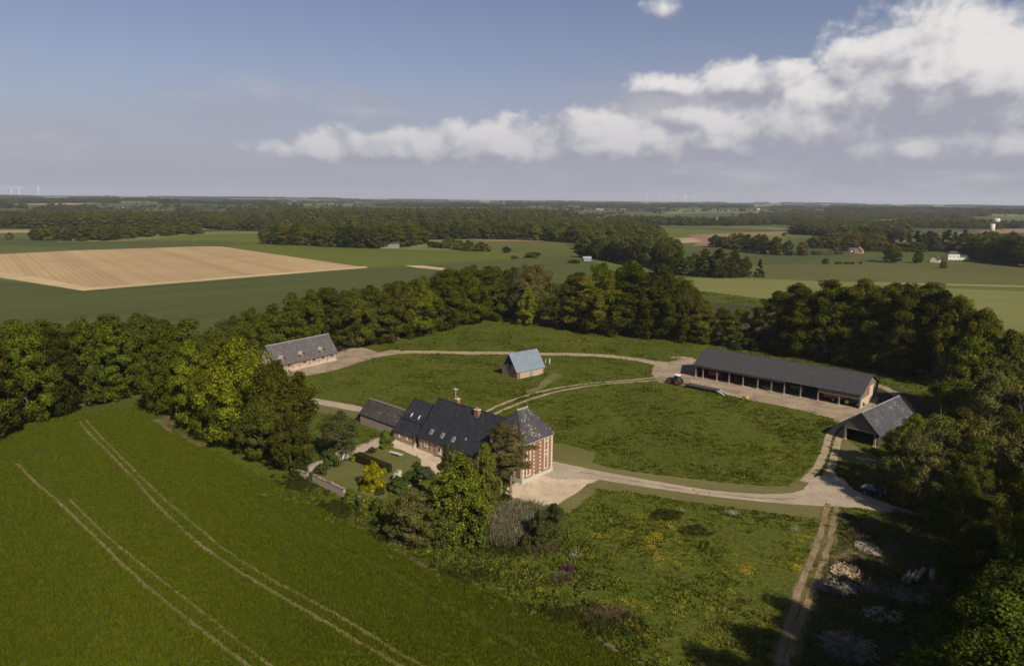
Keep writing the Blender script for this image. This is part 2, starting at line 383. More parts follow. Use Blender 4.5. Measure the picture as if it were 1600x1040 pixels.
def dens_poly(pts, step, jit, seed=0):
    out = []
    n = len(pts)
    for i in range(n):
        a, b = pts[i], pts[(i + 1) % n]; L = (b - a).length; k = max(1, int(L / step))
        for j in range(k):
            p = a.lerp(b, j / k)
            if jit:
                q = Vector((p.x * 0.45 + seed * 7.1, p.y * 0.45, seed * 3.3))
                q2 = Vector((p.x * 1.7 + seed, p.y * 1.7, seed * 1.3))
                p = p + Vector((mnoise.noise(q) + 0.5 * mnoise.noise(q2), mnoise.noise(q + Vector((31, 7, 2))) + 0.5 * mnoise.noise(q2 + Vector((3, 9, 1))), 0)) * jit
            out.append(Vector((p.x, p.y, 0)))
    return out
SHEETS = {}
_seed = [0]
def sheet_pts(name, pts, mat, z, step=1.2, jit=0.25, label=None):
    _seed[0] += 1
    P = dens_poly(pts, step, jit, _seed[0]) if step else pts
    tris = tessellate_polygon([P])
    v = [(p.x, p.y, z) for p in P]
    f = []
    for t in tris:
        a, b, c = (P[i] for i in t)
        f.append(tuple(t) if (b - a).cross(c - a).z > 0 else tuple(reversed(t)))
    me = bpy.data.meshes.new(name); me.from_pydata(v, [], f); me.update(); me.materials.append(MAT[mat])
    o = link(name, me); tag(o, label, kind='structure')
    SHEETS.setdefault(name, []).append(np.array([(p.x, p.y) for p in P]))
    return o
def sheet(name, px, mat, z, step=1.2, jit=0.25, label=None): return sheet_pts(name, [G(*p) for p in px], mat, z, step, jit, label)
def ribbon(name, px, width, mat, z, jit=0.18, label=None, world=False):
    P = [Vector(p) if world else G(*p) for p in px]
    # Catmull-Rom smooth centre line
    Q = []
    for i in range(len(P) - 1):
        p0 = P[max(0, i - 1)]; p1 = P[i]; p2 = P[i + 1]; p3 = P[min(len(P) - 1, i + 2)]
        k = max(2, int((p2 - p1).length / 2.0))
        for j in range(k):
            t = j / k
            Q.append(0.5 * ((2 * p1) + (p2 - p0) * t + (2 * p0 - 5 * p1 + 4 * p2 - p3) * t * t + (3 * p1 - p0 - 3 * p2 + p3) * t ** 3))
    Q.append(P[-1])
    L, R = [], []
    for i, q in enumerate(Q):
        d = (Q[min(i + 1, len(Q) - 1)] - Q[max(i - 1, 0)]); d.z = 0; d.normalize(); s = Vector((-d.y, d.x, 0))
        w = width(i / (len(Q) - 1)) if callable(width) else width
        L.append(q + s * w / 2); R.append(q - s * w / 2)
    return sheet_pts(name, R + list(reversed(L)), mat, z, 0.9, jit, label)

def inside(poly, xy):
    """vectorised point in polygon; poly (n,2), xy (m,2)"""
    x, y = xy[:, 0], xy[:, 1]; res = np.zeros(len(xy), bool); n = len(poly); j = n - 1
    bb = (x >= poly[:, 0].min()) & (x <= poly[:, 0].max()) & (y >= poly[:, 1].min()) & (y <= poly[:, 1].max())
    if not bb.any(): return res
    idx = np.where(bb)[0]; xs, ys = x[idx], y[idx]; r = np.zeros(len(idx), bool)
    for i in range(n):
        xi, yi = poly[i]; xj, yj = poly[j]
        if yi != yj:
            c = ((yi > ys) != (yj > ys)) & (xs < (xj - xi) * (ys - yi) / (yj - yi) + xi); r ^= c
        j = i
    res[idx] = r; return res

# far and middle fields
def fields():
    cnt = [0]
    def F(px, mat, name='crop_field', z=-0.045, label=None, step=15, jit=0.6):
        cnt[0] += 1; return sheet(name, px, mat, z - 0.0003 * cnt[0], step, jit, label)   # never two sheets on one level
    F([(-420, 437), (-40, 431), (130, 453), (575, 417), (640, 414), (800, 403), (880, 399), (935, 410), (960, 470), (820, 500), (500, 540), (200, 560), (-300, 640), (-800, 640)], 'wheat')
    F([(-420, 409), (-40, 399), (120, 391), (320, 384.6), (345, 385), (575, 418), (130, 454), (-40, 427), (-420, 437)], 'plough', 'ploughed_field', -0.04)
    F([(132, 449.5), (400, 429), (570, 415.8), (575, 418), (400, 431.5), (130, 454)], 'headland', 'field_headland', -0.035)
    F([(0, 425), (60, 433), (140, 449), (130, 454), (-5, 432)], 'headland', 'field_headland', -0.035)
    F([(345, 385), (412, 379.5), (500, 384), (600, 388), (720, 392), (800, 398), (840, 401), (800, 404), (640, 414), (572, 418)], 'bright', z=-0.04)
    for c in (([(430, 384), (560, 392), (700, 396), (800, 400)]), ([(480, 391), (600, 402), (700, 407), (760, 406)]), ([(600, 389), (720, 395), (800, 400)])): ribbon('tramline', c, 1.6, 'wheat', -0.035, 0.3)
    F([(632, 414.5), (660, 414.5), (705, 420), (690, 421.5), (650, 418)], 'headland', 'field_headland', -0.03)
    F([(-300, 373), (-40, 372), (60, 378), (200, 377), (300, 375.5), (415, 375), (412, 380), (345, 385), (130, 391), (60, 385), (-300, 390)], 'wheat', z=-0.05)
    F([(-300, 384), (-20, 383), (60, 384.5), (125, 391), (-40, 398.5), (-300, 404)], 'pasture', z=-0.04)
    F([(195, 377), (300, 366.5), (420, 363.5), (418, 375), (395, 380), (345, 376)], 'bright', z=-0.04)
    F([(-200, 360), (60, 359), (300, 356), (330, 358), (200, 361), (60, 363), (-200, 367)], 'straw', z=-0.05)
    F([(-200, 367), (60, 363), (90, 366), (50, 373), (-200, 374)], 'olive', z=-0.045)
    F([(735, 374), (905, 374), (912, 392), (905, 406), (850, 402), (800, 395), (750, 388)], 'pasture', z=-0.045)
    F([(730, 374), (905, 374), (880, 376.5), (760, 377)], 'pink', z=-0.04)
    F([(905, 350), (1100, 352), (1240, 358), (1240, 365), (1050, 372), (960, 370), (905, 355)], 'bright', z=-0.05)
    F([(905, 351), (1080, 354), (1240, 360), (1235, 363), (1080, 358), (950, 355)], 'wheat', z=-0.04)
    F([(1074, 367), (1150, 364), (1240, 361), (1245, 365), (1140, 372), (1122, 384), (1082, 384), (1096, 377)], 'pink', 'ploughed_field', -0.035)
    F([(1055, 388), (1120, 384), (1200, 385), (1200, 400), (1160, 412), (1068, 415)], 'wheat', z=-0.045)
    F([(1150, 399), (1385, 397), (1392, 409), (1300, 412), (1195, 413)], 'wheat', z=-0.04)
    F([(1225, 372), (1270, 370), (1310, 385), (1315, 392), (1240, 392)], 'wheat', z=-0.045)
    F([(1160, 414), (1195, 413), (1300, 412), (1400, 409), (1600, 410), (1850, 416), (1850, 455), (1600, 447), (1350, 441), (1150, 434)], 'olive', 'pasture', -0.045)
    F([(1040, 434), (1160, 433.5), (1350, 441), (1600, 447), (1900, 456), (2300, 640), (1700, 640), (1350, 560), (1080, 500)], 'pale', z=-0.05)
    F([(1400, 444), (1600, 449), (1900, 458), (1900, 466), (1600, 455), (1400, 446.5)], 'bright', z=-0.045)
    F([(1350, 440.6), (1600, 446.4), (1900, 455), (1900, 456), (1600, 447.4), (1350, 441.2)], 'drive', 'farm_road', -0.03)
    F([(1200, 341), (1275, 341.5), (1270, 344), (1200, 343)], 'straw', z=-0.045)
    F([(1480, 361), (1620, 356), (1620, 363), (1500, 366)], 'pink', z=-0.045)
    F([(1400, 353), (1480, 355), (1470, 361), (1370, 359)], 'pasture', z=-0.045)
    F([(1345, 346), (1420, 350), (1400, 352), (1330, 350)], 'straw', z=-0.045)
fields()

# the estate
EST = [(150, 632), (240, 560), (380, 520), (600, 470), (830, 440), (1100, 455), (1300, 480), (1560, 560), (1850, 700), (2100, 1300), (1300, 1500), (1100, 1085), (932, 999), (900, 983), (825, 953), (750, 921), (675, 890), (619, 858), (560, 826), (520, 803), (455, 767), (385, 733), (300, 697), (250, 655)]
sheet('meadow', EST, 'meadow', -0.025, 2.0, 0.4)
CROP = [(-900, 900), (-120, 715), (0, 673), (110, 643), (205, 618), (238, 642), (300, 688), (385, 732), (455, 766), (520, 802), (560, 825), (619, 857), (675, 889), (750, 920), (825, 952), (900, 982), (932, 998), (1100, 1084), (1300, 1500), (-1500, 1900)]
sheet('barley_field', CROP, 'crop', -0.02, 2.0, 0.35)
def estate():
    GV = 'gravel'
    # tramlines in the barley
    for c, w in (([(123.5, 657.7), (140, 677), (208, 745.5), (238, 780), (302, 841), (363, 885), (420, 920), (503, 968), (569, 1007), (626, 1040), (700, 1085)], 0.62),
                 ([(135, 656), (153, 677), (208, 732.5), (258, 780), (302, 817), (350, 856.6), (415.6, 900), (481, 935), (560, 979), (612, 1012), (660.6, 1040), (740, 1088)], 0.55),
                 ([(25, 723), (60, 757), (87.5, 780), (153, 843.4), (210, 898), (262.5, 942), (324, 990), (385, 1038), (440, 1085)], 0.6),
                 ([(109, 780), (157.5, 828), (210, 872), (271, 920), (332.5, 968), (420, 1038), (480, 1085)], 0.45)):
        ribbon('wheel_track', c, w, 'rut', -0.012, 0.08)
    for c, w in (([(40, 722), (75, 757), (110, 790)], 0.5), ([(-60, 742), (0, 722), (60, 702), (110, 684), (140, 677)], 0.7), ([(-60, 750), (0, 730), (40, 724), (70, 715)], 0.6),
                 ([(400, 795), (470, 825), (540, 860), (600, 886), (680, 935), (760, 980), (850, 1030)], 0.55), ([(13, 815), (70, 876), (144, 955), (219, 1038)], 0.35)):
        ribbon('wheel_track', c, w, 'faint_rut', -0.014, 0.14)
    sheet('bare_patch', [(240, 655), (262, 650), (290, 668), (310, 678), (335, 695), (315, 698), (285, 684), (255, 668)], 'bare', -0.012, 1.0, 0.7)
    sheet('bare_patch', [(170, 625), (200, 616), (213, 619), (196, 624), (175, 630)], 'bare', -0.012, 1.0, 0.5)
    ribbon('bare_patch', [(615, 856), (640, 868), (665, 884), (690, 893)], 0.8, 'bare', -0.012, 0.5)
    ribbon('bare_patch', [(930, 997), (960, 1012), (990, 1027), (1030, 1048)], 0.7, 'bare', -0.012, 0.4)
    # mown verges
    sheet('mown_verge', [(855, 688), (905, 699), (932, 707), (925, 722), (950, 730), (1010, 739), (1070, 746), (1130, 753), (1205, 759.5), (1232, 759), (1262, 735), (1280, 712), (1292, 680), (1297, 684), (1290, 710), (1275, 740), (1255, 768), (1235, 771), (1190, 772), (1115, 767), (1055, 758), (995, 748), (935, 737), (860, 722)], 'mown', -0.015, 1.2, 0.2)
    sheet('mown_verge', [(866, 788), (887, 803), (935, 763.5), (995, 769.5), (1070, 782), (1130, 790), (1205, 801), (1270, 808), (1284, 812), (1272, 850), (1255, 885), (1262, 889), (1280, 860), (1292, 810), (1290, 789), (1190, 782), (1115, 774), (1055, 766), (995, 757), (935, 748)], 'mown', -0.015, 1.2, 0.2)
    sheet('mown_verge', [(462, 622), (562, 642), (562, 655), (520, 650), (470, 636)], 'mown', -0.015, 1.2, 0.3)
    sheet('mown_verge', [(500, 622), (566, 634), (566, 637), (520, 629)], 'mown', -0.013, 1.2, 0.2)
    sheet('mown_verge', [(1312, 680), (1345, 700), (1370, 712), (1392, 722), (1360, 728), (1310, 718)], 'mown', -0.013, 1.2, 0.4)
    # gravel, drive and tracks
    sheet('gravel_forecourt', [(872, 722), (935, 737), (935, 749), (922, 755), (900, 769), (870, 788), (846, 791), (820, 785), (788, 774), (792, 762), (820, 745), (840, 735)], GV, -0.006, 1.0, 0.25)
    sheet('drive', [(800, 700), (860, 719), (890, 725.6), (935, 735), (995, 746), (1055, 756.5), (1115, 766), (1190, 771.5), (1238, 770), (1256, 764), (1268, 748), (1300, 735), (1315, 745), (1335, 765), (1370, 780), (1420, 797), (1500, 815), (1500, 822), (1400, 800), (1340, 793), (1280, 790), (1190, 783.5), (1115, 775), (1055, 767), (995, 758), (935, 748.5), (870, 748), (800, 730)], 'drive', -0.003, 1.0, 0.2)
    ribbon('drive', [(425, 612), (457, 619), (502, 628), (563, 639), (640, 655), (720, 678), (800, 702), (850, 718)], 3.6, 'drive', -0.002, 0.15)
    ribbon('drive_crown', [(905, 737), (935, 742), (995, 752), (1055, 762), (1115, 770.5), (1190, 777.5), (1245, 779)], 0.55, 'yard', 0.002, 0.35)
    ribbon('cart_track', [(1256, 752), (1278, 729), (1288, 706), (1294, 686), (1300, 674), (1322, 655)], 1.55, 'track', 0.002, 0.12)
    ribbon('cart_track', [(1290, 745), (1300, 728), (1305, 706), (1310, 686), (1320, 672), (1338, 655)], 1.5, 'track', 0.002, 0.12)
    ribbon('worn_grass', [(1301, 792), (1294, 815), (1288, 845), (1277, 875), (1264, 905), (1249, 950), (1231, 1005), (1213, 1070)], 3.1, 'worn', -0.009, 0.7)
    ribbon('cart_track', [(1293, 786), (1286, 815), (1279, 845), (1267, 875), (1254, 905), (1240, 950), (1222, 1010), (1205, 1080)], 0.9, 'dirt', 0.003, 0.28)
    ribbon('cart_track', [(1309, 790), (1302, 815), (1297, 845), (1288, 875), (1275, 905), (1258, 950), (1240, 1000), (1222, 1060)], 0.85, 'dirt', 0.003, 0.28)
    ribbon('cart_track', [(700, 690), (735, 655), (757, 644), (787, 630), (823, 617.5), (862, 607.5), (910, 600), (960, 595.4), (1000, 592), (1045, 587)], 1.0, 'track', -0.005, 0.22)
    ribbon('cart_track', [(718, 690), (748, 660), (770, 648), (798, 635), (835, 621.5), (872, 611), (922, 602.5), (965, 598), (1010, 595), (1050, 591)], 1.0, 'track', -0.005, 0.22)
    ribbon('farm_track', [(600, 551), (635, 550), (685, 550), (735, 551.2), (795, 551.2), (845, 553), (900, 553.6), (935, 555), (965, 557.5), (1000, 562), (1030, 569), (1055, 576)], 4.2, 'track', -0.008, 0.5)
    Z4 = lambda x, y: (1040 + x / 4, 520 + y / 4)
    sheet('farmyard', [Z4(*p) for p in ((-60, 175), (20, 180), (90, 165), (160, 150), (200, 170), (300, 150), (700, 230), (1250, 330), (1330, 400), (1300, 470), (1240, 500), (1165, 550), (1090, 575), (1030, 530), (880, 490), (700, 450), (520, 418), (330, 372), (120, 330), (20, 312), (-40, 310), (-90, 250))], 'yard', -0.004, 1.0, 0.4)
    Z5 = lambda x, y: (380 + x / 5.714, 490 + y / 5.714)
    sheet('farmyard', [Z5(*p) for p in ((700, 300), (870, 292), (985, 292), (1100, 322), (1200, 345), (1310, 325), (1390, 325), (1430, 345), (1330, 368), (1250, 378), (1100, 415), (950, 462), (800, 510), (650, 535), (480, 570), (250, 640), (250, 560), (500, 480))], 'yard', -0.004, 1.0, 0.3)
    ribbon('track_edge', [Z5(985, 290), Z5(1080, 312), Z5(1180, 340)], 1.2, 'track', 0.0, 0.2)
    sheet('mown_verge', [(818, 612), (838, 604), (858, 585), (868, 582), (880, 586), (862, 596), (850, 606), (830, 616)], 'mown', -0.017, 1.2, 0.5)
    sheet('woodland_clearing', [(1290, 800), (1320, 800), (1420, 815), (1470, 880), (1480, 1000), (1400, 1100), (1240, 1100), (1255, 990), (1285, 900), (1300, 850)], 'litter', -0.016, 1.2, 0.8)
    sheet('bare_patch', [(1300, 868), (1330, 856), (1352, 872), (1345, 880), (1310, 884)], 'bare', -0.012, 1.0, 0.6)
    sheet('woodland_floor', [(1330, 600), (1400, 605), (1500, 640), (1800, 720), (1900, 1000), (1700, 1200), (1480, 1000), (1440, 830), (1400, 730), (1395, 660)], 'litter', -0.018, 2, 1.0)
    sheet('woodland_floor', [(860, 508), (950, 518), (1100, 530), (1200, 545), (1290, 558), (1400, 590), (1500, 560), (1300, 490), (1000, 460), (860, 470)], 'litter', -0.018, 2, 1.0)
    ribbon('cart_track', [(1365, 600), (1395, 612), (1420, 640), (1440, 670)], 3.0, 'yard', -0.012, 0.6)
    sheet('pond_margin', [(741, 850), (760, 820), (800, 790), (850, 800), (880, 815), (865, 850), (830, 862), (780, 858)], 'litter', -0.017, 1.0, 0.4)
estate()

# ---------------------------------------------------------------- building materials
def building_mats():
    def slate(name, c1, c2, lichen=0.0, lc=(0.42, 0.38, 0.26), rough=0.55):
        t = NT(name); p = t.obj()
        n = t.noise(t.mapv(p, 0, (1, 1, 0.35)), 1.1, 6, 0.65); c1, c2, lc = (tuple(x * 0.82 for x in c) for c in (c1, c2, lc))
        col = t.mix(t.ramp(n, 0.35, 0.68), c1, c2)
        v = t.new('ShaderNodeTexVoronoi', feature='F1'); t.L.new(t.mapv(p, 0, (3.3, 3.3, 4.2)), v.inputs['Vector']); v.inputs['Scale'].default_value = 1.0
        sp = t.new('ShaderNodeSeparateColor'); t.L.new(v.outputs['Color'], sp.inputs[0])
        col = t.mix(1.0, col, t.ramp(sp.outputs[0], 0, 1, 0.78, 1.25), 'MULTIPLY')
        if lichen:
            l = t.ma('MULTIPLY', t.ramp(t.noise(p, 2.6, 3, 0.7), 0.60 - lichen * 0.2, 0.68 - lichen * 0.2), t.ramp(t.noise(p, 0.35, 3, 0.6), 0.40, 0.62))
            col = t.mix(l, col, lc)
        return t.principled(col, rough, t.bump(sp.outputs[1], 0.02), 0, 0.35)
    MAT['slate_new'] = slate('dark_new_slate', (0.020, 0.021, 0.026), (0.033, 0.032, 0.036), 0.0)
    MAT['slate_old'] = slate('weathered_slate', (0.048, 0.045, 0.049), (0.034, 0.033, 0.038), 0.26)
    MAT['slate_moss'] = slate('mossy_old_slate', (0.042, 0.036, 0.031), (0.062, 0.052, 0.044), 0.22, (0.24, 0.20, 0.14))
    MAT['slate_grey'] = slate('grey_slate', (0.088, 0.078, 0.076), (0.070, 0.062, 0.062), 0.05)
    MAT['slate_barn'] = slate('speckled_barn_slate', (0.060, 0.059, 0.064), (0.044, 0.044, 0.049), 0.30, (0.24, 0.225, 0.19))
    MAT['sheet_dark'] = slate('dark_roof_sheeting', (0.058, 0.053, 0.054), (0.047, 0.043, 0.045), 0.0)
    # blue-grey metal sheet with rust runs
    t = NT('rusting_blue_sheet'); p = t.obj()
    r = t.ma('MULTIPLY', t.ramp(t.noise(t.mapv(p, 0, (2.2, 0.25, 0.25)), 1.0, 5, 0.7), 0.53, 0.70), t.ramp(t.noise(p, 0.32, 2, 0.5), 0.46, 0.62))
    col = t.mix(t.ramp(t.noise(p, 0.7, 4, 0.6), 0.3, 0.7), (0.132, 0.165, 0.205), (0.105, 0.135, 0.170))
    col = t.mix(t.ma('MULTIPLY', r, 0.75), col, (0.20, 0.13, 0.085))
    MAT['blue_sheet'] = t.principled(col, 0.5, None, 0.0, 0.5)
    def masonry(name, c1, c2, c3, scale=(2.2, 2.2, 5.0), amt=0.5, big=0.5):
        t = NT(name); p = t.obj(); c1, c2, c3 = (tuple(x * 0.80 for x in c) for c in (c1, c2, c3))
        v = t.new('ShaderNodeTexVoronoi', feature='F1'); t.L.new(t.mapv(p, 0, scale), v.inputs['Vector'])
        sp = t.new('ShaderNodeSeparateColor'); t.L.new(v.outputs['Color'], sp.inputs[0])
        col = t.mix(t.ma('MULTIPLY', sp.outputs[0], amt), c1, c2)
        col = t.mix(t.ma('MULTIPLY', t.ramp(t.noise(p, 0.6, 4, 0.65), 0.45, 0.7), big), col, c3)
        return t.principled(col, 0.9, t.bump(sp.outputs[1], 0.03), 0, 0.15)
    MAT['brick'] = masonry('old_red_brick', (0.29, 0.155, 0.090), (0.21, 0.110, 0.066), (0.33, 0.215, 0.145), (4, 4, 9))
    MAT['brick_band'] = masonry('brick_and_flint', (0.34, 0.19, 0.12), (0.56, 0.44, 0.32), (0.28, 0.15, 0.095), (0.8, 0.8, 2.8), 1.0, 0.35)
    MAT['stone'] = masonry('white_limestone', (0.58, 0.51, 0.41), (0.49, 0.42, 0.33), (0.63, 0.57, 0.47), (2, 2, 3))
    MAT['rubble'] = masonry('flint_rubble_wall', (0.40, 0.34, 0.27), (0.28, 0.22, 0.16), (0.34, 0.25, 0.18), (2.4, 2.4, 3.0), 0.9, 0.5)
    MAT['cream'] = masonry('cream_render', (0.47, 0.39, 0.30), (0.40, 0.32, 0.24), (0.35, 0.26, 0.185), (1.2, 1.2, 1.6), 0.5, 0.5)
    MAT['flint_pale'] = masonry('pale_flint', (0.55, 0.46, 0.34), (0.44, 0.35, 0.25), (0.40, 0.30, 0.20), (2.2, 2.2, 4))
    def wood(name, c1, c2, c3):
        t = NT(name); p = t.obj(); c1, c2, c3 = (tuple(x * 0.80 for x in c) for c in (c1, c2, c3))
        n = t.noise(t.mapv(p, 0, (4.0, 4.0, 0.35)), 1.0, 5, 0.65)
        col = t.mix(t.ramp(n, 0.3, 0.7), c1, c2); col = t.mix(t.ma('MULTIPLY', t.ramp(t.noise(p, 0.5, 3, 0.6), 0.45, 0.7), 0.6), col, c3)
        return t.principled(col, 0.85, t.bump(n, 0.02), 0, 0.15)
    MAT['wood_grey'] = wood('silvered_boards', (0.20, 0.170, 0.135), (0.135, 0.112, 0.088), (0.25, 0.215, 0.175))
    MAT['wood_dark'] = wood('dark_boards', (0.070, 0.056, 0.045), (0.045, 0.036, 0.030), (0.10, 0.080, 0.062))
    MAT['timber'] = wood('brown_timber', (0.24, 0.13, 0.075), (0.16, 0.085, 0.05), (0.28, 0.17, 0.11))
    MAT['post'] = wood('weathered_post', (0.26, 0.22, 0.175), (0.19, 0.16, 0.125), (0.32, 0.28, 0.22))
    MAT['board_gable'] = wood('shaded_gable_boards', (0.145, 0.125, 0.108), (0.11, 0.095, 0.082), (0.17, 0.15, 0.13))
    MAT['plywood'] = m_plain('pale_panel', (0.52, 0.42, 0.35), 0.8, var=0.12)
    MAT['white_paint'] = m_plain('white_paint', (0.74, 0.72, 0.68), 0.55, var=0.1)
    MAT['blue_door'] = m_plain('dark_blue_door', (0.018, 0.026, 0.060), 0.45, var=0.2)
    MAT['grey_blue_door'] = m_plain('grey_blue_door', (0.22, 0.26, 0.29), 0.6, var=0.2)
    MAT['glass'] = m_plain('dark_window_glass', (0.030, 0.034, 0.040), 0.08, 0, 0.6, 0.2)
    MAT['sky_glass'] = m_plain('rooflight_glass', (0.12, 0.14, 0.13), 0.06, 0, 0.8, 0.2)
    MAT['zinc'] = m_plain('zinc', (0.42, 0.42, 0.43), 0.45, 0.3, 0.5, 0.15)
    MAT['terracotta'] = m_plain('terracotta', (0.36, 0.17, 0.10), 0.8, var=0.2)
    MAT['black'] = m_plain('black_rubber', (0.022, 0.022, 0.022), 0.8, var=0.3)
    MAT['red'] = m_plain('red_enamel', (0.50, 0.030, 0.022), 0.4, var=0.15)
    MAT['orange_red'] = m_plain('worn_red_orange_paint', (0.42, 0.075, 0.030), 0.5, var=0.2)
    MAT['green'] = m_plain('tractor_green', (0.030, 0.105, 0.032), 0.4, var=0.2)
    MAT['yellow'] = m_plain('tractor_yellow', (0.75, 0.50, 0.02), 0.45, var=0.12)
    MAT['dark_metal'] = m_plain('dark_steel', (0.055, 0.050, 0.050), 0.55, 0.2, 0.4, 0.3)
    MAT['car_blue'] = m_plain('dark_blue_car_paint', (0.014, 0.022, 0.055), 0.2, 0.1, 0.6, 0.1)
    MAT['concrete'] = m_plain('concrete', (0.44, 0.41, 0.35), 0.85, var=0.18)
    MAT['tower_conc'] = m_plain('pale_tower_concrete', (0.62, 0.55, 0.42), 0.85, var=0.1)
    MAT['white'] = m_plain('white_steel', (0.80, 0.80, 0.80), 0.4, var=0.05)
    MAT['shed_grey'] = m_plain('grey_green_cladding', (0.165, 0.165, 0.150), 0.6, var=0.1)
    MAT['roof_dark'] = m_plain('dark_tile_roof', (0.055, 0.050, 0.052), 0.7, var=0.2)
    MAT['roof_red'] = m_plain('red_tile_roof', (0.26, 0.13, 0.085), 0.8, var=0.2)
    MAT['wall_white'] = m_plain('white_render', (0.72, 0.68, 0.60), 0.85, var=0.08)
    MAT['wall_yellow'] = m_plain('pale_yellow_render', (0.66, 0.54, 0.34), 0.85, var=0.08)
    MAT['wall_pink'] = m_plain('pink_brick', (0.42, 0.26, 0.18), 0.85, var=0.15)
    MAT['bark'] = m_plain('bark', (0.115, 0.090, 0.065), 0.95, var=0.4, scale=2.0)
    MAT['pine_bark'] = m_plain('reddish_pine_bark', (0.21, 0.125, 0.085), 0.95, var=0.35, scale=2.0)
    MAT['twig'] = m_plain('pale_twigs', (0.16, 0.14, 0.10), 0.95, var=0.35, scale=1.0)
    MAT['split_wood'] = m_plain('pale_split_wood', (0.40, 0.30, 0.18), 0.9, var=0.5, scale=1.2)
    MAT['grey_branch'] = m_plain('grey_dead_branches', (0.17, 0.145, 0.115), 0.9, var=0.6, scale=1.0)
    MAT['rock'] = m_plain('pale_rubble_stone', (0.20, 0.165, 0.12), 0.9, var=0.6, scale=1.0)
    MAT['logbark'] = m_plain('log_bark', (0.22, 0.20, 0.155), 0.95, var=0.4, scale=2.0)
building_mats()

def wall_ring(L, D, h, t=0.4, name='wall', mat='brick', parent=None, x0=0.0, y0=0.0):
    """four closed walls, outer size L x D"""
    m = MB()
    m.box(x0, x0 + L, y0, y0 + t, 0, h).box(x0, x0 + L, y0 + D - t, y0 + D, 0, h)
    m.box(x0, x0 + t, y0 + t, y0 + D - t, 0, h).box(x0 + L - t, x0 + L, y0 + t, y0 + D - t, 0, h)
    return m.build(name, MAT[mat], parent)
def slope(p, th=0.14):
    """roof slope: quad p (4 points, outer face), thickened downwards"""
    n = (Vector(p[1]) - Vector(p[0])).cross(Vector(p[3]) - Vector(p[0])).normalized()
    if n.z < 0: n = -n
    return MB().prism(p, n * -th)
def window(parent, x, y, z, w, h, axis='y', out=-1, frame='white_paint', pane='glass', sill=True, name='window', bars=True):
    """window proud of the wall; axis = wall normal, out = sign of it"""
    m = MB(); f = 0.07; d = 0.07
    def bx(mb, a0, a1, z0, z1, d0, d1):
        if axis == 'y':
            lo, hi = sorted((y + out * d0, y + out * d1)); mb.box(a0, a1, lo, hi, z0, z1)
        else:
            lo, hi = sorted((x + out * d0, x + out * d1)); mb.box(lo, hi, a0, a1, z0, z1)
    c = x if axis == 'y' else y
    bx(m, c - w / 2, c - w / 2 + f, z, z + h, -0.02, d); bx(m, c + w / 2 - f, c + w / 2, z, z + h, -0.02, d)
    bx(m, c - w / 2 + f, c + w / 2 - f, z, z + f, -0.02, d); bx(m, c - w / 2 + f, c + w / 2 - f, z + h - f, z + h, -0.02, d)
    if bars:
        bx(m, c - 0.025, c + 0.025, z + f, z + h - f, 0.0, d - 0.01)
    o = m.build(name, MAT[frame], parent)
    q = MB(); bx(q, c - w / 2 + f, c + w / 2 - f, z + f, z + h - f, 0.004, 0.02); q.build('pane', MAT[pane], o)
    if sill:
        s = MB(); bx(s, c - w / 2 - 0.08, c + w / 2 + 0.08, z - 0.1, z - 0.004, -0.02, 0.13); s.build('sill', MAT['stone'], o)
    return o
def local(o, p):
    return o.matrix_basis @ Vector(p)

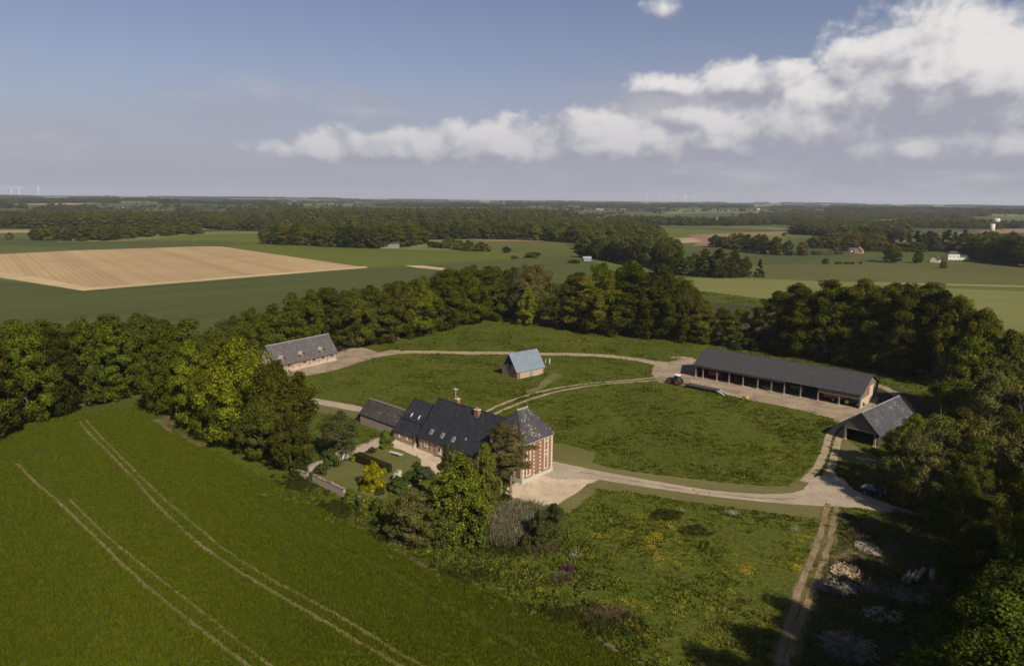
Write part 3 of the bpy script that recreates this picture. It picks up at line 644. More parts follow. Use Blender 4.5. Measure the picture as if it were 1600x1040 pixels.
# ---------------------------------------------------------------- manor house
F0 = G(815.6, 756); L0 = G(563.6, 660.7)
HX = (F0 - L0).normalized(); HROT = math.atan2(HX.y, HX.x)
def manor():
    # the three joined ranges share walls and stand as one house; x runs right along the front, the range lies at negative x
    T = thing('manor_house', 'long slate-roofed manor house with a tall brick and stone corner pavilion', 'house', F0, HROT)
    PW, PD, PH = 8.2, 8.85, 7.75           # pavilion: along x, along y, eaves
    # pavilion
    wall_ring(PW, PD, PH, 0.45, 'pavilion_wall', 'brick', T, -PW, 0)
    m = MB(); m.box(-PW - 0.06, 0.10, -0.10, 0.10, 0, 0.75).box(-0.10, 0.10, 0.10, PD + 0.1, 0, 0.75); m.build('plinth', MAT['concrete'], T)
    m = MB(); m.box(-PW - 0.1, 0.16, -0.16, 0.003, PH - 0.36, PH - 0.05).box(-0.003, 0.16, 0.003, PD + 0.16, PH - 0.36, PH - 0.05)
    for k in range(9): m.box(0.16, 0.22, 0.45 + k * 1.0, 0.60 + k * 1.0, PH - 0.36, PH - 0.08)
    m.build('cornice', MAT['stone'], T)
    def chain(y, w0, w1, z0, z1, face, double=False):
        """toothed chain of stone blocks on the right wall ('r') or the front wall ('f')"""
        mb = MB(); z = z0; k = 0
        while z < z1 - 0.1:
            w = w0 if k % 2 else w1
            if w > 0:
                if face == 'r': mb.box(-0.02, 0.05, y - w / 2, y + w / 2, z, min(z + 0.36, z1))
                else: mb.box(y - w / 2, y + w / 2, -0.05, 0.02, z, min(z + 0.36, z1))
            z += 0.37; k += 1
        return tag(mb.build('stone_chain', MAT['stone'], T), kind='stuff')
    Z0, Z1 = 0.78, PH - 0.40
    chain(0.28, 0.35, 0.56, Z0, Z1, 'r'); chain(PD - 0.28, 0.35, 0.56, Z0, Z1, 'r')
    for y in (3.3, 5.1): chain(y, 0.0, 0.42, Z0, Z1, 'r')
    for c in (1.75, 6.9):                   # blind window bays
        for s in (-0.5, 0.5): chain(c + s, 0.26, 0.40, Z0 + 0.3, Z1, 'r')
        for z in (Z0 + 0.3, Z0 + 3.1, Z0 + 3.9, Z1 - 0.75): MB().box(-0.02, 0.055, c - 0.62, c + 0.62, z, z + 0.20).build('stone_band', MAT['stone'], T)
        for (za, zb) in ((Z0 + 0.56, Z0 + 3.05), (Z0 + 4.15, Z1 - 0.8)):
            MB().box(-0.02, 0.02, c - 0.28, c + 0.28, za, zb).build('blind_window', MAT['brick'], T)
    for x in (-0.28, -PW + 0.28): chain(x, 0.35, 0.56, Z0, Z1, 'f')
    for x in (-1.9, -3.3, -4.9, -6.3): chain(x, 0.30, 0.46, Z0, Z1, 'f')
    for x in (-2.6, -5.6):
        for z in (1.2, 4.6): window(T, x, 0, z, 1.0, 1.9)
    # pavilion roof: steep hip with a short ridge along y
    e = 0.42; RZ = 12.75; rx = -PW / 2; ra, rb = 3.0, 5.9
    A = (-PW - e, -e, PH - 0.05); B = (e, -e, PH - 0.05); C = (e, PD + e, PH - 0.05); D = (-PW - e, PD + e, PH - 0.05); R1 = (rx, ra, RZ); R2 = (rx, rb, RZ)
    m = MB()
    b = len(m.v); m.v += [A, B, C, D, R1, R2]
    for f in ((0, 1, 4), (1, 2, 5, 4), (2, 3, 5), (3, 0, 4, 5), (3, 2, 1, 0)): m.f.append(f)
    pr = m.build('pavilion_roof', MAT['slate_old'], T)
    MB().tube((rx, ra - 0.1, RZ + 0.02), (rx, rb + 0.1, RZ + 0.02), 0.14, 0.14, 8).build('zinc_ridge', MAT['zinc'], pr)
    mb = MB()
    for p, q in ((A, R1), (B, R1), (C, R2), (D, R2)): mb.tube(p, q, 0.07, 0.07, 6)
    mb.build('hip_capping', MAT['slate_old'], pr)
    for p in (R1, R2): MB().tube(p, (p[0], p[1], RZ + 0.75), 0.06, 0.02, 6).build('finial', MAT['zinc'], pr)
    # main range
    x0, x1 = -28.0, -PW + 0.0; fy, by = -1.4, 10.4; eh = 2.75; mr = 9.75; ry = 4.5
    m = MB(); m.box(x0, x1 - 0.003, fy, fy + 0.45, 0.45, eh).box(x0, x1, by - 0.45, by, 0, eh)
    g = [(0, fy + 0.45, 0), (0, by - 0.45, 0), (0, by - 0.45, eh), (0, ry, mr - 0.25), (0, fy + 0.45, eh)]
    m.prism([(x0, p[1], p[2]) for p in g], (0.4, 0, 0))
    m.build('front_wall', MAT['brick_band'], T)
    MB().box(x0 - 0.03, x1 - 0.006, fy - 0.06, fy + 0.45, 0, 0.447).build('plinth', MAT['rubble'], T)
    for x in (x0 + 0.25, -24.4, -22.9, -19.9, -17.3, -14.6, -11.6):
        mb = MB()
        for k in range(6): mb.box(x - (0.24 if k % 2 else 0.15), x + (0.24 if k % 2 else 0.15), fy - 0.03, fy + 0.01, 0.46 + k * 0.37, 0.46 + k * 0.37 + 0.34)
        mb.build('brick_pier', MAT['brick'], T)
    window(T, -25.6, fy, 1.05, 0.85, 1.15); window(T, -18.6, fy, 1.05, 0.85, 1.15); window(T, -13.0, fy, 1.05, 0.85, 1.15)
    d = MB().box(-21.9, -20.9, fy - 0.06, fy + 0.02, 0.02, 2.1).build('door', MAT['white_paint'], T)
    MB().box(-21.72, -21.08, fy - 0.075, fy - 0.058, 1.05, 1.9).build('pane', MAT['glass'], d)
    ov = 0.18; sl = (mr - eh) / (ry - fy); ez = eh - ov * sl
    ro = slope([(x0 - 0.3, fy - ov, ez + 0.12), (x1 + 3.2, fy - ov, ez + 0.12), (x1 + 3.2, ry, mr + 0.12), (x0 - 0.3, ry, mr + 0.12)], 0.16).build('front_roof_slope', MAT['slate_new'], T)
    slope([(x0 - 0.3, by + 0.3, eh), (x1 + 3.2, by + 0.3, eh), (x1 + 3.2, ry, mr + 0.12), (x0 - 0.3, ry, mr + 0.12)], 0.16).build('rear_roof_slope', MAT['slate_new'], T)
    MB().tube((x0 - 0.3, ry, mr + 0.12), (x1 + 3.2, ry, mr + 0.12), 0.11, 0.11, 6).build('ridge_capping', MAT['slate_new'], T)
    MB().tube((x0 - 0.2, fy - ov - 0.05, ez + 0.02), (x1, fy - ov - 0.05, ez + 0.02), 0.07, 0.07, 6).build('gutter', MAT['dark_metal'], T)
    nrm = Vector((0, -sl, 1)).normalized(); tan = Vector((0, 1, sl)).normalized()
    def on_roof(x, s): return Vector((x, fy - ov, ez + 0.12)) + tan * s
    for x, s, w, h in ((-25.0, 2.0, 0.78, 1.15), (-21.6, 2.0, 0.78, 1.15), (-18.3, 2.0, 0.78, 1.15), (-15.3, 2.9, 0.35, 0.45)):
        c = on_roof(x, s); X = Vector((1, 0, 0))
        fr = MB(); q = [c + X * a * w / 2 + tan * b * h / 2 for a, b in ((-1, -1), (1, -1), (1, 1), (-1, 1))]
        fr.prism(q, nrm * 0.10); o = fr.build('rooflight', MAT['zinc'], T)
        q = [c + X * a * (w / 2 - 0.10) + tan * b * (h / 2 - 0.12) + nrm * 0.103 for a, b in ((-1, -1), (1, -1), (1, 1), (-1, 1))]
        MB().prism(q, nrm * 0.015).build('pane', MAT['sky_glass'], o)
    def chimney(x, y, w, d, z0, z1, pots, mat='brick'):
        o = MB().box(x - w / 2, x + w / 2, y - d / 2, y + d / 2, z0, z1).build('chimney', MAT[mat], T)
        MB().box(x - w / 2 - 0.08, x + w / 2 + 0.08, y - d / 2 - 0.08, y + d / 2 + 0.08, z1, z1 + 0.14).build('chimney_cap', MAT['stone'], o)
        for k in range(pots):
            px = x + (k - (pots - 1) / 2) * 0.5
            MB().tube((px, y, z1 + 0.14), (px, y, z1 + 0.62), 0.17, 0.13, 8).build('chimney_pot', MAT['terracotta'], o)
    chimney(-15.6, 3.8, 1.15, 0.8, 7.8, 10.1, 2); chimney(-24.5, 6.6, 0.9, 0.8, 6.5, 9.9, 1)
    an = MB().tube((-25.3, 6.9, 7.0), (-25.3, 6.9, 12.1), 0.035, 0.03, 6); an.tube((-25.9, 6.9, 11.9), (-24.7, 6.9, 11.9), 0.03, 0.03, 4)
    for k in range(5): an.tube((-25.8 + k * 0.26, 6.5, 11.9), (-25.8 + k * 0.26, 7.3, 11.9), 0.02, 0.02, 4)
    an.build('aerial', MAT['white'], T)
    # kitchen wing with its lower lean-to roof
    w0, w1 = -36.5, -29.4; wf, wb = -1.3, 9.6; we = 2.05; wr = 7.75; wy = 4.6; by2 = 1.05
    m = MB(); m.box(w0, w1, wf, wf + 0.4, 0.7, we).box(w0, w1, wb - 0.4, wb, 0, we)
    gp = [(0, wf + 0.4, 0), (0, wb - 0.4, 0), (0, wb - 0.4, we), (0, wy, wr - 0.25), (0, wf + 0.4, we)]
    m.prism([(w0, p[1], p[2]) for p in gp], (0.35, 0, 0)); m.prism([(w1 - 0.35, p[1], p[2]) for p in gp], (0.35, 0, 0))
    m.build('wing_wall', MAT['brick_band'], T)
    MB().box(w0 - 0.03, w1 - 0.003, wf - 0.06, wf + 0.4, 0, 0.697).build('wing_plinth', MAT['rubble'], T)
    window(T, -32.0, wf, 0.95, 0.55, 0.85); window(T, -34.6, wf, 0.95, 0.45, 0.75)
    s2 = (wr - we) / (wy - wf); zb = we + (by2 - wf) * s2
    slope([(w0 - 0.3, wf - 0.2, we - 0.2 * s2 + 0.08), (w1 + 1.2, wf - 0.2, we - 0.2 * s2 + 0.08), (w1 + 1.2, by2, zb + 0.05), (w0 - 0.3, by2, zb + 0.05)], 0.14).build('lower_roof_slope', MAT['slate_new'], T)
    slope([(w0 - 0.05, by2 - 0.25, zb - 0.02 + 0.17), (w1 + 1.5, by2 - 0.25, zb - 0.02 + 0.17), (w1 + 1.5, wy, wr + 0.35), (w0 - 0.05, wy, wr + 0.35)], 0.16).build('upper_roof_slope', MAT['slate_new'], T)
    slope([(w0 - 0.05, wb + 0.3, we), (w1 + 1.5, wb + 0.3, we), (w1 + 1.5, wy, wr + 0.35), (w0 - 0.05, wy, wr + 0.35)], 0.16).build('wing_rear_slope', MAT['slate_new'], T)
    for x in (-33.9, -31.4):
        c = Vector((x, by2 + 0.55, zb + 0.17 + 0.8 * s2))
        MB().prism([c + Vector((-0.22, -0.25, -0.25 * s2)), c + Vector((0.22, -0.25, -0.25 * s2)), c + Vector((0, -0.1, 0.30))], Vector((0, 0.75, 0.3))).build('roof_vent', MAT['zinc'], T)
    # recessed blue door between wing and main range
    d = MB().box(-29.35, -28.05, 0.55, 0.65, 0.0, 2.5).build('door', MAT['blue_door'], T); d['label'] = 'dark blue recessed door between the two ranges'
    MB().box(-29.40, -28.02, 0.66, 0.95, 0, 3.4).build('recess_wall', MAT['brick'], T)
    MB().prism([(-29.38, -1.5, 0), (-29.38, 0.6, 0), (-29.38, 0.6, 2.9), (-29.38, -1.5, 2.0)], (0.22, 0, 0)).build('buttress', MAT['brick'], T)
    MB().prism([(-29.2, -2.3, 0), (-29.2, -1.42, 0), (-29.2, -1.42, 1.0)], (0.5, 0, 0)).build('ramp_wall', MAT['cream'], T)
    return T
MANOR = manor()
def outbuilding():
    T = thing('outbuilding', 'low rubble-walled outbuilding with mossy slate roof at the manor\'s far end', 'outbuilding', MANOR.matrix_basis @ Vector((-50.6, -0.1, 0)), HROT)
    L, D, h, rz = 13.8, 5.8, 2.45, 5.35
    m = MB(); m.box(0, L, 0, 0.45, 0, h).box(0, L, D - 0.45, D, 0, h)
    g = [(0, 0.45, 0), (0, D - 0.45, 0), (0, D - 0.45, h), (0, D / 2, rz - 0.2), (0, 0.45, h)]
    m.prism(g, (0.45, 0, 0)); m.prism([(L - 0.45, p[1], p[2]) for p in g], (0.45, 0, 0))
    m.build('wall', MAT['rubble'], T)
    s = (rz - h) / (D / 2); o = 0.2
    slope([(-0.35, -o, h - o * s + 0.1), (L, -o, h - o * s + 0.1), (L, D / 2, rz + 0.1), (-0.35, D / 2, rz + 0.1)]).build('front_roof_slope', MAT['slate_moss'], T)
    slope([(-0.35, D + o, h - o * s + 0.1), (L, D + o, h - o * s + 0.1), (L, D / 2, rz + 0.1), (-0.35, D / 2, rz + 0.1)]).build('rear_roof_slope', MAT['slate_moss'], T)
    MB().tube((-0.35, D / 2, rz + 0.12), (L, D / 2, rz + 0.12), 0.13, 0.13, 6).build('ridge_capping', MAT['rubble'], T)
outbuilding()

# ---------------------------------------------------------------- stable
def stable():
    A = Vector((-65.05, 204.62, 0)); d = Vector((0.56, 0.83, 0)).normalized()
    T = thing('stable', 'long cream and brick stable with grey slate roof and loft dormers', 'stable', A, math.atan2(d.y, d.x))
    x0, x1, D, h, rz = -9.0, 14.5, 8.0, 2.85, 8.05
    m = MB(); m.box(x0, x1, 0, 0.4, 0, h).box(x0, x1, D - 0.4, D, 0, h)
    g = [(0, 0.4, 0), (0, D - 0.4, 0), (0, D - 0.4, h), (0, D / 2, rz - 0.2), (0, 0.4, h)]
    m.prism([(x0, p[1], p[2]) for p in g], (0.4, 0, 0)); m.prism([(x1 - 0.4, p[1], p[2]) for p in g], (0.4, 0, 0))
    m.build('wall', MAT['cream'], T)
    MB().box(x0 - 0.03, x1 + 0.03, -0.06, 0.1, 0, 0.5).build('plinth', MAT['flint_pale'], T)
    MB().box(x0, x1, -0.035, 0.01, 1.35, 1.52).build('brick_band', MAT['brick'], T)
    MB().box(x0, x1, -0.035, 0.01, 2.55, 2.74).build('brick_band', MAT['timber'], T)
    for x in (-8.8, -5.4, -2.9, -0.4, 3.4, 7.0, 10.6, 14.3): MB().box(x - 0.16, x + 0.16, -0.05, 0.01, 0.5, 2.84).build('brick_pier', MAT['brick'], T)
    for x in (-4.2, 1.5, 5.2, 8.8, 12.4):
        MB().box(x - 0.68, x + 0.68, -0.045, 0.01, 1.53, 2.54).build('window_surround', MAT['timber'], T)
        window(T, x, -0.045, 1.68, 0.9, 0.72, frame='timber', sill=False)
    MB().box(-7.4, -6.1, -0.07, 0.01, 0.02, 2.4).build('door', MAT['timber'], T)
    s = (rz - h) / (D / 2); o = 0.5
    slope([(x0 - 0.4, -o, h - o * s + 0.15), (x1 + 0.4, -o, h - o * s + 0.15), (x1 + 0.4, D / 2, rz + 0.15), (x0 - 0.4, D / 2, rz + 0.15)]).build('front_roof_slope', MAT['slate_grey'], T)
    slope([(x0 - 0.4, D + o, h - o * s + 0.15), (x1 + 0.4, D + o, h - o * s + 0.15), (x1 + 0.4, D / 2, rz + 0.15), (x0 - 0.4, D / 2, rz + 0.15)]).build('rear_roof_slope', MAT['slate_grey'], T)
    MB().tube((x0 - 0.4, D / 2, rz + 0.18), (x1 + 0.4, D / 2, rz + 0.18), 0.13, 0.13, 6).build('ridge_capping', MAT['zinc'], T)
    for x in (-6.3, 0.9, 8.6):              # loft dormers with hoist hood
        y0 = 0.15; zb, zt = 3.0, 4.55
        dm = MB(); dm.box(x - 0.62, x + 0.62, y0, y0 + 1.2, zb, zt); dmo = dm.build('dormer', MAT['timber'], T)
        MB().box(x - 0.42, x + 0.42, y0 - 0.03, y0 + 0.02, zb + 0.25, zt - 0.1).build('loft_door', MAT['wood_grey'], dmo)
        for sg in (-1, 1):
            slope([(x + sg * 0.95, y0 - 0.5, zt - 0.18), (x + sg * 0.95, y0 + 1.6, zt - 0.18), (x, y0 + 2.1, zt + 0.72), (x, y0 - 0.5, zt + 0.72)], 0.08).build('dormer_roof', MAT['zinc'] if sg < 0 else MAT['slate_grey'], dmo)
        MB().prism([(x - 0.62, y0 + 0.05, zt), (x + 0.62, y0 + 0.05, zt), (x, y0 + 0.05, zt + 0.6)], (0, 0.1, 0)).build('dormer_gable', MAT['brick'], dmo)
stable()

# ---------------------------------------------------------------- blue-roofed barn in the meadow
def small_barn():
    A = Vector((1.66, 194.85, 0)); d = Vector((0.77, 0.64, 0)).normalized()
    T = thing('stone_barn', 'small striped flint barn with rusting blue-grey metal roof in the meadow', 'barn', A, math.atan2(d.y, d.x))
    L, D, h, rz = 10.5, 7.1, 2.35, 7.0
    s = (rz - h) / (D / 2)
    m = MB(); m.box(0, L, 0, 0.4, 0, h).box(0, L, D - 0.4, D, 0, h)
    lowg = [(0, 0.4, 0), (0, D - 0.4, 0), (0, D - 0.4, h), (0, D - 0.4 - 1.3, h + 1.35), (0, 0.4 + 1.3, h + 1.35), (0, 0.4, h)]
    m.prism(lowg, (0.4, 0, 0)); m.prism([(L - 0.4, p[1], p[2]) for p in lowg], (0.4, 0, 0))
    m.build('wall', MAT['flint_pale'], T)
    m = MB()
    top = [(0, 1.7, h + 1.353), (0, D - 1.7, h + 1.353), (0, D / 2, rz - 0.2)]
    [MB().prism([(x, p[1], p[2]) for p in top], (0.15, 0, 0)).build('boarded_gable', MAT['wood_dark'], T) for x in (0.05, L - 0.2)]
    for k in range(4):                      # brick lacing courses, front and left gable
        z = 0.30 + k * 0.52
        MB().box(0.7 if k else 0.0, 4.9, -0.03, 0.01, z, z + 0.15).build('brick_course', MAT['brick'], T)
        MB().box(6.1, L, -0.03, 0.01, z, z + 0.15).build('brick_course', MAT['brick'], T)
        MB().box(-0.03, 0.01, 0, D, z, z + 0.24).build('brick_course', MAT['brick'], T)
    for k in range(2):
        z = 2.42 + k * 0.6; MB().box(-0.03, 0.01, 0.55 + k * 0.5, D - 0.55 - k * 0.5, z, z + 0.24).build('brick_course', MAT['brick'], T)
    for q in ((-0.05, 0.32, -0.05, 0.0), (-0.05, 0.0, 0.003, 0.35), (L - 0.35, L + 0.05, -0.05, 0.0), (-0.05, 0.0, D - 0.4, D)): MB().box(*q, 0, h - 0.02).build('brick_quoin', MAT['brick'], T)
    MB().box(0.34, 1.15, -0.06, 0.01, 0, 2.2).build('door', MAT['wood_grey'], T)
    fr = MB().box(4.9, 6.1, -0.04, 0.01, 0, 2.33).build('door_surround', MAT['brick'], T)
    MB().box(5.12, 5.88, -0.07, 0.0, 0, 2.0).build('door', MAT['grey_blue_door'], T)
    window(T, 7.6, 0, 1.72, 0.55, 0.42, frame='wood_dark', sill=False, bars=False); window(T, 3.2, 0, 1.75, 0.5, 0.38, frame='wood_dark', sill=False, bars=False)
    MB().box(-0.06, 0.0, 3.15, 3.75, 2.3, 3.7).build('loft_opening', MAT['wood_dark'], T)
    MB().box(-0.045, 0.0, 2.2, 2.42, 0.9, 1.5).build('vent_slit', MAT['wood_dark'], T)
    o = 0.35
    slope([(-0.45, -o, h - o * s + 0.12), (L + 0.45, -o, h - o * s + 0.12), (L + 0.45, D / 2, rz + 0.12), (-0.45, D / 2, rz + 0.12)], 0.08).build('front_roof_slope', MAT['blue_sheet'], T)
    slope([(-0.45, D + o, h - o * s + 0.12), (L + 0.45, D + o, h - o * s + 0.12), (L + 0.45, D / 2, rz + 0.12), (-0.45, D / 2, rz + 0.12)], 0.08).build('rear_roof_slope', MAT['blue_sheet'], T)
    MB().tube((-0.45, D / 2, rz + 0.13), (L + 0.45, D / 2, rz + 0.13), 0.09, 0.09, 6).build('ridge_capping', MAT['blue_sheet'], T)
    for k, (px, py, hh, lab) in enumerate(((852.5, 567.5, 1.4, 'thin'), (858.6, 568, 1.6, 'thick'))):
        g = G(px, py); m = MB(); r = 0.10 if k == 0 else 0.2
        m.box(-r, r, -r, r, 0, hh).box(-r - 0.05, r + 0.05, -r - 0.05, r + 0.05, hh, hh + 0.08)
        q = m.build('gate_post', MAT['concrete']); q.location = g
        tag(q, '%s pale gate post standing just right of the small blue-roofed barn' % ('thinner' if k == 0 else 'thicker'), 'post', 'gate posts by the small barn')
small_barn()

# ---------------------------------------------------------------- long open barn
BARN_A = Vector((56.2, 200.57, 0)); BARN_D = Vector((0.743, -0.670, 0)).normalized(); BARN_ROT = math.atan2(BARN_D.y, BARN_D.x)
def long_barn():
    T = thing('open_barn', 'long open-fronted timber barn with low dark roof beside the farmyard', 'barn', BARN_A, BARN_ROT)
    L, f, b = 46.0, -1.1, 15.0; eh, rz, ry = 3.85, 7.55, 7.0
    posts = [0.0, 2.4, 6.8, 10.6, 14.8, 19.1, 23.0, 26.6, 31.0, 35.6, 40.9, 46.0]
    for x in posts:
        o = MB().box(x - 0.14, x + 0.14, f - 0.14, f + 0.14, 0.25, eh - 0.25).build('post', MAT['post'], T)
        MB().box(x - 0.24, x + 0.24, f - 0.24, f + 0.24, 0, 0.247).build('footing', MAT['concrete'], o)
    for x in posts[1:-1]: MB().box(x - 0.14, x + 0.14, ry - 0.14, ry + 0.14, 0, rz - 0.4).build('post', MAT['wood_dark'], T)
    MB().box(-0.2, L + 0.2, f - 0.13, f + 0.13, eh - 0.245, eh + 0.02).build('eaves_beam', MAT['wood_grey'], T)
    MB().box(-0.2, 26.5, f - 0.17, f - 0.135, eh - 0.75, eh - 0.02).build('fascia_boards', MAT['wood_grey'], T)
    m = MB(); n = 34
    for k in range(n):
        x = 35.7 + k * (10.2 / n); m.box(x, x + 10.2 / n - 0.02, f - 0.19 - 0.015 * (k % 2), f - 0.145, eh - 1.35 - 0.06 * ((k * 7) % 3), eh - 0.03)
    m.build('hanging_boards', MAT['wood_grey'], T)
    for k in range(len(posts) - 1):
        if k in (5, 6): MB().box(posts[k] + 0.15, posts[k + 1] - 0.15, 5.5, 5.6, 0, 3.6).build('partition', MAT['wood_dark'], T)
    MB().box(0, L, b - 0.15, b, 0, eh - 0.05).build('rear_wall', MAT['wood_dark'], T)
    gl = [(0, f + 0.2, 0), (0, b - 0.2, 0), (0, b - 0.2, eh - 0.1), (0, ry, rz - 0.25), (0, f + 0.2, eh - 0.1)]
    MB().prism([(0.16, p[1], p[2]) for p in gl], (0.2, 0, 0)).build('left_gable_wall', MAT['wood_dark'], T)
    x = L - 0.35
    MB().prism([(x, f + 0.2, 0), (x, 8.5, 0), (x, 8.5, 2.3), (x, f + 0.2, 2.3)], (0.5, 0, 0)).build('stone_gable_base', MAT['flint_pale'], T)
    MB().prism([(x + 0.1, f + 0.2, 2.303), (x + 0.1, 1.6, 2.303), (x + 0.1, 1.6, 4.7), (x + 0.1, f + 0.2, eh - 0.1)], (0.3, 0, 0)).build('boarded_gable', MAT['wood_grey'], T)
    MB().prism([(x + 0.06, 1.62, 2.303), (x + 0.06, 6.9, 2.303), (x + 0.06, 6.9, rz - 0.35), (x + 0.06, 1.62, 4.7)], (0.3, 0, 0)).build('brick_gable', MAT['brick'], T)
    MB().prism([(x + 0.05, 6.92, 0.0), (x + 0.05, b - 0.2, 0.0), (x + 0.05, b - 0.2, eh - 0.1), (x + 0.05, 6.92, rz - 0.35)], (0.28, 0, 0)).build('boarded_gable', MAT['wood_grey'], T)
    MB().box(x + 0.40, x + 0.52, 6.0, 9.4, 1.5, 4.6).build('pale_door_panel', MAT['plywood'], T)
    s = (rz - eh) / (ry - f); o = 0.55
    slope([(-0.9, f - o, eh - o * s + 0.14), (L + 0.5, f - o, eh - o * s + 0.14), (L + 0.5, ry, rz + 0.14), (-0.9, ry, rz + 0.14)], 0.12).build('front_roof_slope', MAT['sheet_dark'], T)
    slope([(-0.9, b + o, eh - o * s + 0.14), (L + 0.5, b + o, eh - o * s + 0.14), (L + 0.5, ry, rz + 0.14), (-0.9, ry, rz + 0.14)], 0.12).build('rear_roof_slope', MAT['sheet_dark'], T)
    MB().tube((-0.9, ry, rz + 0.15), (L + 0.5, ry, rz + 0.15), 0.10, 0.10, 6).build('ridge_capping', MAT['sheet_dark'], T)
    return T
BARN = long_barn()
def bp(x, y, z=0): return BARN.matrix_basis @ Vector((x, y, z))

# ---------------------------------------------------------------- right-hand cart shed
def cart_shed():
    A = Vector((75.33, 145.69, 0)); R1 = Vector((0.54, -0.84, 0)).normalized(); W1 = Vector((0.84, 0.54, 0)).normalized()
    a = A + R1 * 2.66 + W1 * -0.18; b = A + R1 * -0.26 + W1 * 20.3
    rd = (b - a); rd.z = 0; Lr = rd.length; rd.normalize(); gx = Vector((rd.y, -rd.x, 0))
    T = thing('cart_shed', 'slate-roofed cart shed with open gable end beside the rutted track', 'shed', a, math.atan2(gx.y, gx.x))
    W, h, rz, L = 4.0, 3.0, 7.05, Lr
    # gable end: posts, beam, boarding above the opening
    for x in (-3.15, 3.15):
        o = MB().box(x - 0.2, x + 0.2, 0.35, 0.75, 0.2, 3.0).build('post', MAT['post'], T); MB().box(x - 0.32, x + 0.32, 0.25, 0.85, 0, 0.198).build('footing', MAT['concrete'], o)
    MB().box(-3.35, 3.35, 0.37, 0.73, 2.72, 3.1).build('lintel', MAT['post'], T)
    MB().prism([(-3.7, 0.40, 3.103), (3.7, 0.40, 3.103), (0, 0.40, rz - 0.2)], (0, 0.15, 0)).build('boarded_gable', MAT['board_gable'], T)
    MB().box(-3.6, -3.3, 0.9, L - 0.5, 0, h + 0.1).build('side_wall', MAT['wood_dark'], T); MB().box(3.3, 3.6, 0.9, L - 0.5, 0, h + 0.1).build('side_wall', MAT['wood_dark'], T)
    MB().prism([(-3.6, L - 0.6, 0), (3.6, L - 0.6, 0), (3.6, L - 0.6, 3.1), (0, L - 0.6, rz - 0.2), (-3.6, L - 0.6, 3.1)], (0, 0.2, 0)).build('rear_wall', MAT['wood_dark'], T)
    s = (rz - h) / W
    for sg in (-1, 1):
        o = 0.35
        slope([(sg * (W + o), 0, h - o * s), (sg * (W + o), L + 0.3, h - o * s), (0, L + 0.3, rz), (0, 0, rz)], 0.12).build('roof_slope', MAT['slate_barn'], T)
    MB().tube((0, 0, rz + 0.02), (0, L + 0.3, rz + 0.02), 0.10, 0.10, 6).build('ridge_capping', MAT['zinc'], T)
cart_shed()

